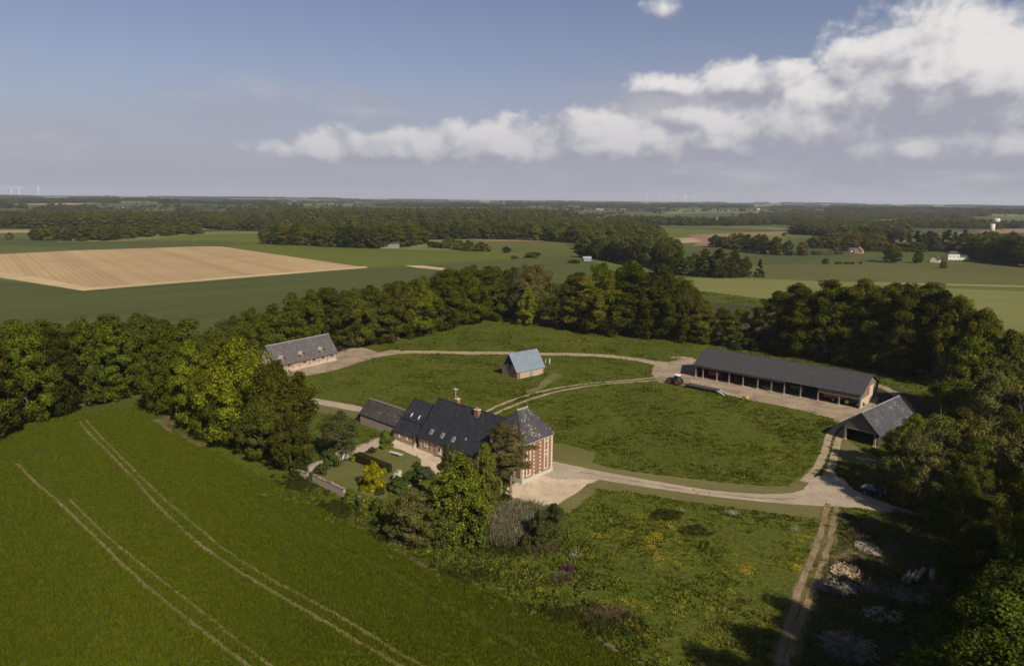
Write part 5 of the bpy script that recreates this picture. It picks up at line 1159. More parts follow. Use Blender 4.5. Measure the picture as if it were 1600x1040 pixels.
def garden():
    b = lambda x, yb, yt, w, col, label, name='shrub', kind='bush', cat='shrub', group=None: plant(x, yb, yt, w, kind, col, name, label, cat, group)
    # front group
    plant(716, 846, 706, 100, 'airy0', (0.082, 0.108, 0.013), label='large light green tree standing in front of the manor roof')
    plant(757, 806, 688, 56, 'airy1', (0.100, 0.112, 0.020), label='slender light green tree between the pines and the larger green tree')
    plant(699, 800, 690, 56, 'cone0', (0.060, 0.064, 0.020), 'conifer_tree', 'small dark conifer poking above the light green tree by the manor')
    plant(783, 772, 655, 76, 'pine0', (0.080, 0.076, 0.026), 'pine_tree', 'left pine with bare reddish trunk beside the manor pavilion')
    plant(798, 770, 664, 78, 'pine1', (0.080, 0.074, 0.026), 'pine_tree', 'right pine with bare reddish trunk beside the manor pavilion')
    b(648, 846, 760, 92, (0.112, 0.118, 0.036), 'large olive shrub between garden and light green tree', kind='round2')
    b(690, 850, 775, 70, (0.087, 0.111, 0.024), 'tall green shrub at the foot of the large light green tree', kind='round0')
    b(745, 848, 800, 50, (0.075, 0.099, 0.021), 'low green shrub left of the reed bed', kind='bush2')
    b(844, 850, 796, 50, (0.054, 0.069, 0.021), 'dark rounded shrub right of the reed bed', kind='bush0')
    b(866, 812, 784, 30, (0.060, 0.069, 0.030), 'small dark shrub at the corner of the gravel forecourt', kind='bush2')
    b(822, 856, 832, 22, (0.069, 0.084, 0.030), 'small low shrub in front of the reed bed', kind='bush1')
    # garden
    plant(532, 712, 642, 76, 'open1', (0.085, 0.088, 0.024), 'garden_tree', 'dark brownish-olive tree behind the garden wall')
    b(583, 763, 723, 44, (0.27, 0.235, 0.008), 'golden yellow shrub in the middle of the garden', kind='bush0')
    b(622, 752, 733, 22, (0.90, 0.88, 0.72), 'white flowering shrub right of the golden shrub', kind='bush1')
    b(621, 765, 745, 40, (0.072, 0.093, 0.027), 'low green shrub below the white flowering shrub', kind='bush2')
    b(641, 752, 735, 28, (0.090, 0.120, 0.024), 'bright green shrub right of the white flowering shrub', kind='bush0')
    b(662, 745, 728, 40, (0.069, 0.075, 0.033), 'dull dark shrub on the terrace edge', kind='bush1')
    b(594, 772, 760, 15, (0.090, 0.108, 0.033), 'clipped round topiary bush below the golden shrub', 'topiary_bush', 'bush2')
    b(652.5, 731, 720, 15, (0.110, 0.125, 0.018), 'clipped round yellow-green bush on the lawn corner', 'topiary_bush', 'bush0')
    b(515, 729, 700, 34, (0.093, 0.132, 0.021), 'bright green shrub against the garden\'s back wall', kind='bush1')
    b(502, 740, 722, 22, (0.075, 0.090, 0.033), 'dark rounded shrub inside the garden\'s left corner', kind='bush2')
    b(603, 697, 672, 30, (0.102, 0.143, 0.021), 'bright green climbing shrub against the low outbuilding', kind='bush0')
    b(469, 742, 722, 30, (0.072, 0.099, 0.021), 'green shrub outside the garden\'s left wall end', kind='bush1')
    b(553, 719, 708, 16, (0.128, 0.158, 0.024), 'small yellow-green shrub at the left end of the dark hedge', kind='bush2')
    b(581, 706, 698, 16, (0.075, 0.090, 0.030), 'small dark shrub under the garden back wall', kind='bush0')
    for i, (x, y, t, w) in enumerate(((551, 786, 762, 26), (572, 793, 772, 28), (590, 800, 778, 28), (606, 812, 784, 28))):
        b(x, y, t, w, (0.114, 0.153, 0.024), 'bright green shrub in the line closing the garden\'s lower side, %s' % ('leftmost', 'second from left', 'third from left', 'rightmost')[i], kind='bush', group='shrubs closing the garden')
    # walls
    def wall(pts, h, th, label, holes=None):
        T = thing('garden_wall', label, 'wall', G(*pts[0]))
        o = G(*pts[0]); P = [G(*p) - o for p in pts]
        m = MB(); c = MB()
        for i in range(len(P) - 1):
            a, q = P[i], P[i + 1]; d = (q - a).normalized(); n = max(1, int((q - a).length / 1.5)); s = Vector((-d.y, d.x, 0)) * th / 2
            for k in range(n):
                p0 = a.lerp(q, k / n); p1 = a.lerp(q, (k + 1) / n); hh = h * (1 + random.uniform(-0.09, 0.07))
                m.prism([p0 - s, p1 - s, p1 + s, p0 + s], (0, 0, hh))
                s2 = s * 1.3; up = Vector((0, 0, hh)); c.prism([p0 - s2 + up, p1 - s2 + up, p1 + s2 + up, p0 + s2 + up], (0, 0, 0.10))
        m.build('wall', MAT['rubble'], T); c.build('coping', MAT['rock'], T)
        return T
    wall([(592.5, 697), (566, 706), (541, 716)], 1.75, 0.45, 'rubble wall along the garden\'s back, running up to the house')
    w = wall([(532, 719), (526, 722), (506, 729)], 2.0, 0.5, 'taller rubble wall pier beside the pale garden door')
    wall([(504, 731), (482, 739.5)], 1.6, 0.45, 'short rubble wall at the garden\'s upper left corner')
    wall([(456, 740.5), (481, 749.5)], 1.35, 0.45, 'short front garden wall left of the ivy gap')
    wall([(490, 753), (514, 764), (538.5, 776)], 1.45, 0.45, 'long front garden wall of pale rubble facing the field')
    wall([(560, 786), (564.5, 791)], 1.4, 0.5, 'broken stub of wall among the lower garden shrubs')
    plant(485.5, 752, 741, 14, 'bush1', (0.10, 0.13, 0.02), 'ivy_bush', 'bright ivy clump filling the gap in the front garden wall', 'shrub')
    g = G(536.5, 717.6); T = thing('garden_door', 'pale blue-white door in the garden\'s back wall', 'door', g, math.atan2((G(566, 706) - g).y, (G(566, 706) - g).x))
    MB().box(-0.75, -0.45, -0.25, 0.25, 0, 2.1).box(0.45, 0.75, -0.25, 0.25, 0, 2.1).box(-0.75, 0.75, -0.25, 0.25, 2.103, 2.4).build('surround', MAT['rock'], T); MB().box(-0.45, 0.45, -0.05, 0.05, 0, 2.1).build('leaf', MAT['white_paint'], T)
    # lawns, terrace, borders
    Z = lambda x, y: (420 + x / 5.333, 620 + y / 5.333)
    sheet('gravel_terrace', [Z(*p) for p in ((985, 408), (1060, 350), (1200, 405), (1420, 500), (1560, 600), (1480, 680), (1330, 610), (1272, 585), (1268, 515), (1110, 440))], 'gravel', -0.008, 0.8, 0.12)
    sheet('lawn', [Z(*p) for p in ((735, 520), (800, 470), (985, 408), (1110, 440), (1268, 515), (1272, 560), (1180, 610), (1020, 660), (900, 600))], 'lawn', -0.012, 0.8, 0.08)
    sheet('lawn', [Z(*p) for p in ((340, 640), (500, 575), (690, 525), (760, 545), (860, 600), (1010, 660), (980, 760), (1000, 830), (900, 860), (760, 800), (640, 765), (480, 695))], 'lawn', -0.013, 0.8, 0.08)
    sheet('flower_bed', [Z(*p) for p in ((380, 600), (480, 560), (620, 530), (700, 530), (560, 590), (480, 625), (400, 640))], 'bare', -0.009, 0.8, 0.2)
    sheet('flower_bed', [Z(*p) for p in ((1010, 650), (1180, 620), (1300, 600), (1340, 640), (1230, 700), (1080, 780), (960, 760))], 'bare', -0.009, 0.8, 0.2)
    ribbon('garden_path', [Z(1060, 795), Z(1160, 745), Z(1270, 685)], 0.45, 'track', -0.005, 0.06)
    # dark clipped hedge: box of leaf sprays
    a = G(*Z(738, 525)); c = G(*Z(1000, 632)); d = (c - a); L = d.length
    rng = np.random.default_rng(5); n = 9000; W_, H_ = 1.5, 1.55
    face = rng.choice(5, n, p=[0.3, 0.28, 0.28, 0.07, 0.07]); u = rng.random((n, 3)) * [L, W_, H_]; nr = np.zeros((n, 3))
    for k, (ax, val, nn) in enumerate(((2, H_, (0, 0, 1)), (1, 0, (0, -1, 0)), (1, W_, (0, 1, 0)), (0, 0, (-1, 0, 0)), (0, L, (1, 0, 0)))):
        q = face == k; u[q, ax] = val + rng.normal(size=q.sum()) * 0.05; nr[q] = nn
    u[:, 1] -= W_ / 2; u[:, 2] = np.maximum(u[:, 2], 0.02)
    v, f = cards(u, nr + rng.normal(size=(n, 3)) * 0.35, rng.uniform(0.10, 0.24, n), rng)
    T = thing('clipped_hedge', 'dark straight clipped hedge across the garden lawn', 'hedge', a, math.atan2(d.y, d.x))
    cr = link('foliage', np_mesh('hedge_foliage', v, f, MAT['leaf']), T); cr.color = (0.044, 0.042, 0.018, 1)
    m = MB(); 
    for k in range(int(L / 0.8)): m.tube((0.4 + k * 0.8, 0, 0), (0.4 + k * 0.8, 0, 1.3), 0.05, 0.03, 5)
    m.build('stems', MAT['bark'], T)
    # pale garden table
    p0 = G(*Z(1008, 468)); p1 = G(*Z(1112, 498)); dd = p1 - p0; L = dd.length
    T = thing('garden_table', 'long pale table on the upper garden lawn', 'table', p0, math.atan2(dd.y, dd.x))
    for k in range(5): MB().box(k * L / 5 + 0.01, (k + 1) * L / 5 - 0.01, -0.45, 0.45, 0.40, 0.46).build('top_plank', MAT['concrete'], T)
    for x in (0.3, L - 0.3):
        for y in (-0.35, 0.35): MB().box(x - 0.05, x + 0.05, y - 0.05, y + 0.05, 0, 0.397).build('leg', MAT['concrete'], T)
garden()

# ---------------------------------------------------------------- heaps and logs
def heap(name, label, cat, px, rx, ry, h, n, mat, kind, seed, rz=0.0):
    rng = np.random.default_rng(seed); m = MB()
    for i in range(n):
        a = rng.uniform(0, 6.28); r = math.sqrt(rng.random()); x = r * math.cos(a) * rx; y = r * math.sin(a) * ry
        top = h * max(0.0, 1 - r) ** 0.8 * (0.6 + 0.4 * math.sin(3 * a + seed) * r); z = top * rng.uniform(0.55, 1.0)
        if kind == 'sticks':
            L = rng.uniform(0.5, 1.1); d = Vector((rng.normal(), rng.normal(), rng.normal() * 0.35)).normalized() * L; w = rng.uniform(0.08, 0.2)
            c = Vector((x, y, max(z, 0.1 + abs(d.z) / 2))); m.bar(c - d / 2, c + d / 2, w, w * 0.8)
        elif kind == 'branches':
            L = rng.uniform(0.8, 2.6); d = Vector((rng.normal(), rng.normal(), rng.normal() * 0.25)).normalized() * L; w = rng.uniform(0.03, 0.09)
            c = Vector((x, y, max(z, 0.06 + abs(d.z) / 2))); m.tube(c - d / 2, c + d / 2, w, w * 0.5, 5)
        else:
            s = rng.uniform(0.08, 0.26); q = Vector((x, y, max(z, s * 0.4))); pts = []
            b = len(m.v); k = 6
            for zz, rr in ((-0.4, 0.8), (0.1, 1.0), (0.45, 0.55)):
                for j in range(k):
                    t = j / k * 6.283 + rng.normal() * 0.2; m.v.append((q.x + math.cos(t) * s * rr * rng.uniform(0.7, 1.2), q.y + math.sin(t) * s * rr * rng.uniform(0.7, 1.2), max(0.0, q.z + zz * s)))
            for l in range(2):
                for j in range(k): m.f.append((b + l * k + j, b + l * k + (j + 1) % k, b + (l + 1) * k + (j + 1) % k, b + (l + 1) * k + j))
            m.f.append(tuple(b + 2 * k + j for j in range(k))); m.f.append(tuple(b + j for j in reversed(range(k))))
    o = m.build(name, MAT[mat]); o.location = G(*px); o.rotation_euler = (0, 0, rz); return tag(o, label, cat)
heap('firewood_heap', 'bright heap of split firewood in the sunlit patch right of the track', 'wood pile', (1322, 893), 2.0, 1.7, 1.1, 420, 'split_wood', 'sticks', 1)
heap('rubble_heap', 'heap of pale stones and broken timber nearest the drive', 'rubble', (1356, 856), 1.7, 2.3, 0.6, 420, 'rock', 'rocks', 2)
heap('branch_heap', 'grey heap of dead branches just below the firewood heap', 'branch pile', (1308, 918), 2.6, 1.6, 0.7, 230, 'grey_branch', 'branches', 3)
heap('branch_heap', 'large grey branch heap in deep shade at the bottom edge', 'branch pile', (1325, 1012), 3.0, 2.6, 1.0, 340, 'grey_branch', 'branches', 4)
heap('branch_heap', 'spread of grey cut branches beside the stacked logs', 'branch pile', (1395, 928), 4.2, 1.3, 0.45, 190, 'grey_branch', 'branches', 5, -0.5)
heap('rubble_heap', 'scatter of stones in the shade below the branches', 'rubble', (1380, 960), 2.4, 1.8, 0.3, 150, 'rock', 'rocks', 8)
heap('rubble_heap', 'pale heap of stones left of the open barn', 'rubble', (1062, 559), 3.0, 1.8, 0.8, 520, 'rock', 'rocks', 6)
heap('rubble_heap', 'low pale heap of stones against the trees behind the barn', 'rubble', (1162, 541), 3.2, 1.2, 0.5, 300, 'rock', 'rocks', 7)
heap('stone_heap', 'white stones beside the drive where the shaded track begins', 'rubble', (1400, 797), 0.7, 0.5, 0.35, 30, 'rock', 'rocks', 9)
for i, (x, y, dx, dy) in enumerate(((1410, 908, 12, -14), (1419, 911, 13, -17), (1431, 908, 12, -17), (1455, 906, 2, -14))):
    a = G(x, y); b = G(x + dx, y + dy); d = b - a; r = 0.24 + 0.03 * i; m = MB()
    n = 6; prev = Vector((0, 0, r))
    for k in range(n):
        nx = Vector((d.x * (k + 1) / n, d.y * (k + 1) / n, r)); m.tube(prev, nx, r * (1 + 0.05 * math.sin(k * 2.1 + i)), r * (1 + 0.05 * math.sin((k + 1) * 2.1 + i)), 10, k in (0, n - 1)); prev = nx
    o = m.build('felled_log', MAT['logbark']); o.location = (a.x, a.y, 0)
    tag(o, ('leftmost', 'second from left', 'third from left', 'rightmost')[i] + ' of the felled logs lying beside the wood heaps', 'log', 'felled logs')

# ---------------------------------------------------------------- scattered stuff (instanced)
SRC_MATS = {}
def source(name, mesh, color=None):
    if color:
        color = tuple(x * 0.80 for x in color)
        # instances carry no object colour: give each tint its own material
        base = mesh.materials[0].name; key = (base, color)
        if key not in SRC_MATS:
            args = {'leaf': (0.35, color), 'pine_needle': (0.15, color), 'grass_tuft': (0.3, color, 0.65, 1.35)}[base]
            SRC_MATS[key] = leaf_mat(name + '_' + base, *args)
        mesh = mesh.copy(); mesh.materials[0] = SRC_MATS[key]
    return bpy.data.objects.new(name, mesh)
def scatter(name, label, pts, scale, sources, cat=None, seed=0, tilt=0.0):
    """one object of instances: pts (n,3), scale (n,) or (n,3), sources = list of unlinked objects"""
    pts = np.asarray(pts, dtype=np.float32); n = len(pts); rng = np.random.default_rng(seed)
    scale = np.asarray(scale, dtype=np.float32)
    if scale.ndim == 1: scale = np.repeat(scale[:, None], 3, 1)
    me = bpy.data.meshes.new(name); me.vertices.add(n); me.vertices.foreach_set('co', pts.ravel())
    at = me.attributes.new('sc', 'FLOAT_VECTOR', 'POINT'); at.data.foreach_set('vector', scale.ravel())
    rot = np.zeros((n, 3), dtype=np.float32); rot[:, 2] = rng.uniform(0, 6.28, n)
    if tilt: rot[:, 0] = rng.normal(size=n) * tilt; rot[:, 1] = rng.normal(size=n) * tilt
    at = me.attributes.new('ro', 'FLOAT_VECTOR', 'POINT'); at.data.foreach_set('vector', rot.ravel())
    at = me.attributes.new('ix', 'INT', 'POINT'); at.data.foreach_set('value', rng.integers(0, len(sources), n).astype(np.int32))
    o = link(name, me)
    src = bpy.data.collections.new(name + '_source')
    for s in sources: src.objects.link(s)
    gt = bpy.data.node_groups.new(name + '_scatter', 'GeometryNodeTree')
    gt.interface.new_socket('Geometry', in_out='INPUT', socket_type='NodeSocketGeometry'); gt.interface.new_socket('Geometry', in_out='OUTPUT', socket_type='NodeSocketGeometry')
    N = gt.nodes; L = gt.links; gi = N.new('NodeGroupInput'); go = N.new('NodeGroupOutput')
    ip = N.new('GeometryNodeInstanceOnPoints'); ci = N.new('GeometryNodeCollectionInfo'); ci.inputs['Collection'].default_value = src
    ci.inputs['Separate Children'].default_value = True; ci.inputs['Reset Children'].default_value = True
    def attr(nm, ty):
        a = N.new('GeometryNodeInputNamedAttribute'); a.data_type = ty; a.inputs['Name'].default_value = nm; return a.outputs[0]
    mp = N.new('GeometryNodeMeshToPoints'); L.new(gi.outputs[0], mp.inputs[0]); L.new(mp.outputs[0], ip.inputs['Points'])
    L.new(ci.outputs[0], ip.inputs['Instance']); ip.inputs['Pick Instance'].default_value = True
    L.new(attr('ix', 'INT'), ip.inputs['Instance Index']); L.new(attr('ro', 'FLOAT_VECTOR'), ip.inputs['Rotation']); L.new(attr('sc', 'FLOAT_VECTOR'), ip.inputs['Scale'])
    L.new(ip.outputs[0], go.inputs[0])
    md = o.modifiers.new('scatter', 'NODES'); md.node_group = gt
    return tag(o, label, cat, None, 'stuff')

def in_any(polys, xy):
    r = np.zeros(len(xy), bool)
    for p in polys: r |= inside(p, xy)
    return r
def poly_px(px): return np.array([(G(*p).x, G(*p).y) for p in px])
def fill(poly, n, rng):
    lo, hi = poly.min(0), poly.max(0); xy = rng.uniform(lo, hi, (n, 2)); return xy[inside(poly, xy)]
def fbm2(xy, s, seed=0.0):
    return np.array([mnoise.noise(Vector((x * s + seed, y * s, seed * 1.7))) + 0.5 * mnoise.noise(Vector((x * s * 2.3 + seed, y * s * 2.3, seed))) for x, y in xy])

def tuft_mesh(name, nb, w, h, mat, seed, spread=0.3, lean=0.5):
    rng = np.random.default_rng(seed); v = []; f = []
    for k in range(nb):
        a = rng.uniform(0, 6.28); r = spread * math.sqrt(rng.random()); x, y = r * math.cos(a), r * math.sin(a)
        hh = h * rng.uniform(0.6, 1.25); b = a + rng.normal() * 0.6; lx, ly = math.cos(b) * lean * hh * rng.random(), math.sin(b) * lean * hh * rng.random()
        s = w * rng.uniform(0.6, 1.3); px, py = -math.sin(b) * s / 2, math.cos(b) * s / 2; i = len(v)
        v += [(x - px, y - py, 0), (x + px, y + py, 0), (x + lx + px * 0.6, y + ly + py * 0.6, hh * 0.75), (x + lx * 1.5 - px * 0.5, y + ly * 1.5 - py * 0.5, hh)]
        f.append((i, i + 1, i + 2, i + 3))
    return np_mesh(name, v, f, MAT[mat])
MAT['tuft'] = leaf_mat('grass_tuft', 0.3, None, 0.65, 1.35)

def meadow_stuff():
    rng = np.random.default_rng(3)
    hard = [p for k in ('drive', 'gravel_forecourt', 'cart_track', 'farm_track', 'farmyard', 'mown_verge', 'gravel_terrace', 'lawn', 'track_edge', 'woodland_floor', 'garden_path') for p in SHEETS.get(k, [])]
    blocks = [np.array([(local(T, c).x, local(T, c).y) for c in cs]) for T, cs in
              ((MANOR, [(0.2, -1.6, 0), (0.2, 10.5, 0), (-51, 10.5, 0), (-51, -1.6, 0)]), (BARN, [(-0.5, -1.3, 0), (46.5, -1.3, 0), (46.5, 15.2, 0), (-0.5, 15.2, 0)]))]
    st = bpy.data.objects['stable']; sb = bpy.data.objects['stone_barn']; cs = bpy.data.objects['cart_shed']
    blocks += [np.array([(local(T, c).x, local(T, c).y) for c in q]) for T, q in ((st, [(-13.2, -0.2, 0), (14.7, -0.2, 0), (14.7, 8.2, 0), (-13.2, 8.2, 0)]), (sb, [(-0.2, -0.2, 0), (10.7, -0.2, 0), (10.7, 7.3, 0), (-0.2, 7.3, 0)]), (cs, [(-3.7, 0, 0), (3.7, 0, 0), (3.7, 20, 0), (-3.7, 20, 0)]))]
    est = SHEETS['meadow'][0]
    xy = fill(est, 260000, rng)
    d = np.hypot(xy[:, 0], xy[:, 1]); keep = rng.random(len(xy)) < np.clip(150 / d, 0.3, 1) ** 1.3
    # inside the picture only (plus a margin)
    P = np.abs(xy[:, 0]) < 0.85 * xy[:, 1] + 12
    xy = xy[keep & P]
    stray = in_any([p for k in ('cart_track', 'farm_track', 'track_edge') for p in SHEETS.get(k, [])], xy) & (rng.random(len(xy)) < 0.16)
    stray |= in_any([p for k in ('drive', 'farmyard') for p in SHEETS.get(k, [])], xy) & (rng.random(len(xy)) < 0.012)
    xy = xy[(~in_any(hard, xy) | stray) & ~in_any(blocks, xy)]; stray = in_any(hard, xy)
    n1 = fbm2(xy, 0.11, 2.0); n2 = fbm2(xy, 0.5, 9.0)
    tall = np.clip(0.75 + 0.75 * n1 + 0.5 * n2, 0.3, 1.9) * np.where(stray, 0.5, 1.0)
    z = np.full(len(xy), -0.02)
    G1 = [(0.088, 0.108, 0.010), (0.102, 0.116, 0.012), (0.076, 0.094, 0.009)]
    G2 = [(0.070, 0.092, 0.010), (0.080, 0.100, 0.011)]
    G3 = [(0.132, 0.132, 0.028), (0.116, 0.122, 0.020)]
    cls = np.where(n1 + 0.14 * rng.normal(size=len(xy)) > 0.34, 1, np.where(fbm2(xy, 0.05, 17.0) + 0.3 * rng.normal(size=len(xy)) > 0.42, 2, 0))
    for c, (G_, lab, nm) in enumerate(((G1, 'mid-green meadow grass tufts across the estate', 'meadow_grass'), (G2, 'darker lush grass clumps in the meadow', 'lush_grass'), (G3, 'paler seeding grass in the meadow', 'seeding_grass'))):
        q = cls == c
        src = [source('%s_tuft' % nm, tuft_mesh('%s_tuft' % nm, 9, 0.16, 0.30, 'tuft', 30 + c * 5 + k, 0.34, 0.8), G_[k % len(G_)]) for k in range(3)]
        s = tall[q] * rng.uniform(0.75, 1.3, q.sum()); sc = np.stack([s * 1.05, s * 1.05, s * 0.85], 1)
        scatter(nm, lab, np.column_stack([xy[q], z[q]]), sc, src, 'grass', 40 + c)
    # buttercups in patches
    MAT['petal'] = m_plain('buttercup_yellow', (0.55, 0.37, 0.015), 0.7, var=0.15)
    v = []; f = []; r2 = np.random.default_rng(8)
    for k in range(9):
        x, y = r2.normal(size=2) * 0.22; zz = r2.uniform(0.32, 0.5); s = r2.uniform(0.022, 0.042); i = len(v)
        v += [(x - s, y - s, zz), (x + s, y - s, zz), (x + s, y + s, zz), (x - s, y + s, zz)]; f.append((i, i + 1, i + 2, i + 3))
    fl = source('buttercup', np_mesh('buttercup', v, f, MAT['petal']))
    pts = []
    for (x, y, rx, ry, n) in ((868, 531, 22, 5, 420), (880, 538, 26, 4, 420), (835, 522, 16, 4, 80), (640, 590, 60, 10, 90), (700, 600, 40, 8, 70), (735, 620, 30, 4, 130), (1040, 850, 30, 14, 330), (1065, 880, 25, 10, 200), (1010, 830, 40, 8, 150), (1090, 950, 35, 10, 330), (1010, 975, 18, 8, 200), (1150, 890, 16, 8, 200), (1255, 848, 10, 8, 140), (1245, 885, 10, 6, 90), (940, 850, 20, 14, 140), (1125, 975, 16, 10, 130), (1000, 800, 60, 20, 220), (1215, 720, 14, 5, 60), (960, 945, 30, 10, 110), (1100, 820, 80, 25, 200), (905, 545, 60, 8, 120)):
        for _ in range(n): pts.append(tuple(G(x + random.gauss(0, rx * 1.0), y + random.gauss(0, ry * 1.1))))
    pts = np.array(pts); pts = pts[~in_any(hard, pts[:, :2])]; pts = pts[(fbm2(pts[:, :2], 0.4, 3.0) + 0.25 * rng.normal(size=len(pts))) > 0.34]
    scatter('buttercups', 'yellow buttercups flowering in patches over the meadows', pts, rng.uniform(0.8, 1.5, len(pts)), [fl], 'wildflower', 51)
    # pale umbel flowers and coarse yellow-green weeds
    MAT['umbel'] = m_plain('white_umbel', (0.34, 0.36, 0.26), 0.8, var=0.1)
    v = [(a * 2.2, b * 2.2, c + 0.25) for a, b, c in v]; um = source('cow_parsley', np_mesh('cow_parsley', v, f, MAT['umbel'])); pts = []
    for (x, y, rx, ry, n) in ((1145, 803, 8, 3, 26), (1062, 799, 3, 2, 10), (897, 868, 4, 3, 12), (590, 537, 5, 2, 10), (1243, 828, 5, 3, 10), (625, 848, 12, 6, 14)):
        for _ in range(n): pts.append(tuple(G(x + random.gauss(0, rx * 0.6), y + random.gauss(0, ry * 0.6))))
    scatter('cow_parsley', 'white umbel flowers in the lower meadow', pts, np.full(len(pts), 0.6), [um], 'wildflower', 52)
    wd_ = [source('dock', tree_meshes('dock', 300 + k, 0.55, 0.9, 0.0, 7, 60, 0.22, 0.28, 'bush')[0], (0.13, 0.15, 0.026)) for k in range(2)]; pts = []
    for (x, y, rx, ry, n) in ((770, 885, 60, 18, 90), (820, 905, 40, 14, 60), (930, 910, 26, 10, 60), (700, 860, 60, 12, 80), (880, 850, 40, 20, 50), (560, 812, 50, 14, 60), (850, 950, 60, 20, 30), (470, 775, 30, 10, 40)):
        for _ in range(n): pts.append(tuple(G(x + random.gauss(0, rx * 0.6), y + random.gauss(0, ry * 0.6))))
    scatter('dock_plants', 'yellow-green leafy weeds along the barley edge', pts, rng.uniform(0.6, 1.4, len(pts)), wd_, 'weed', 53)
    dk = [source('nettle', tree_meshes('nettle', 310 + k, 0.8, 1.1, 0.0, 8, 130, 0.17, 0.34, 'bush')[0], (0.062, 0.076, 0.014)) for k in range(2)]; pts = []
    for (x, y, rx, ry, n) in ((1040, 805, 14, 6, 120), (1085, 830, 14, 5, 70), (520, 798, 40, 14, 160), (440, 765, 40, 12, 160), (600, 840, 30, 10, 100), (720, 900, 60, 12, 130), (860, 960, 50, 12, 130), (950, 975, 40, 12, 130), (1320, 560, 30, 8, 200), (1250, 552, 60, 6, 160), (780, 860, 40, 6, 100), (470, 755, 14, 8, 60), (800, 778, 40, 6, 110)):
        for _ in range(n): pts.append(tuple(G(x + random.gauss(0, rx * 0.6), y + random.gauss(0, ry * 0.6))))
    pts = np.array(pts); pts = pts[~in_any(hard + SHEETS['barley_field'], pts[:, :2])]
    scatter('nettle_beds', 'dark nettle and bramble beds at the meadow edges', pts, np.column_stack([rng.uniform(0.6, 1.4, len(pts))] * 2 + [rng.uniform(0.35, 0.9, len(pts))]), dk, 'weed', 54)
    # small purple flowering patch and dry brown stalks
    pu = [source('purple_flower', tuft_mesh('purple_flower', 14, 0.10, 0.7, 'tuft', 71, 0.35, 0.3), (0.13, 0.045, 0.12))]; pts = [tuple(G(884 + random.gauss(0, 5), 891 + random.gauss(0, 2))) for _ in range(14)]
    scatter('purple_flowers', 'small purple flowering patch in the lower meadow', pts, rng.uniform(0.7, 1.3, len(pts)), pu, 'wildflower', 55)
    # reed bed
    rd = [source('reed', tuft_mesh('reed_%d' % k, 14, 0.06, 1.8, 'tuft', 75 + k, 0.34, 0.45), c) for k, c in enumerate(((0.26, 0.225, 0.15), (0.30, 0.26, 0.18), (0.11, 0.13, 0.075), (0.15, 0.16, 0.10)))]
    pr = poly_px([(744, 852), (752, 832), (775, 808), (800, 796), (835, 798), (852, 806), (835, 830), (815, 852), (780, 857)]); xy = fill(pr, 2600, rng)
    scatter('reed_bed', 'bed of pale dry reeds in front of the pines', np.column_stack([xy, np.full(len(xy), -0.02)]), rng.uniform(0.75, 1.2, len(xy)), rd, 'reeds', 56)
    dr = [source('dry_stalk', tuft_mesh('dry_stalk', 12, 0.07, 0.6, 'tuft', 79, 0.35, 0.5), (0.125, 0.10, 0.060))]; pts = []
    for (x, y, rx, ry, n) in ((845, 858, 22, 5, 90), (950, 965, 30, 10, 260), (880, 905, 14, 5, 60), (865, 838, 10, 10, 40), (1350, 835, 16, 10, 110), (1340, 890, 30, 12, 120)):
        for _ in range(n): pts.append(tuple(G(x + random.gauss(0, rx * 0.6), y + random.gauss(0, ry * 0.6))))
    scatter('dry_stalks', 'brown dry stalks in the rough grass', pts, rng.uniform(0.7, 1.3, len(pts)), dr, 'weed', 57)
    # young barley: short dense shoots where single rows can still be made out
    crop = SHEETS['barley_field'][0]; xy = fill(crop, 420000, rng); d = np.hypot(xy[:, 0], xy[:, 1])
    pr_ = np.abs(xy[:, 0]) < 0.82 * xy[:, 1] + 6; xy = xy[pr_ & (d < 190) & (d > 60)]
    d = np.hypot(xy[:, 0], xy[:, 1]); xy = xy[rng.random(len(xy)) < np.clip(95 / d, 0.15, 1) ** 1.2]
    xy = xy[~in_any(SHEETS['wheel_track'] + SHEETS['bare_patch'], xy)]
    bl = [source('barley_shoot', tuft_mesh('barley_shoot_%d' % k, 8, 0.09, 0.30, 'tuft', 85 + k, 0.30, 0.35), c) for k, c in enumerate(((0.083, 0.106, 0.007), (0.075, 0.098, 0.007), (0.093, 0.110, 0.007)))]
    scatter('barley_crop', 'young green barley standing in the foreground field', np.column_stack([xy, np.full(len(xy), -0.02)]), rng.uniform(0.8, 1.2, len(xy)), bl, 'crop', 58)
meadow_stuff()

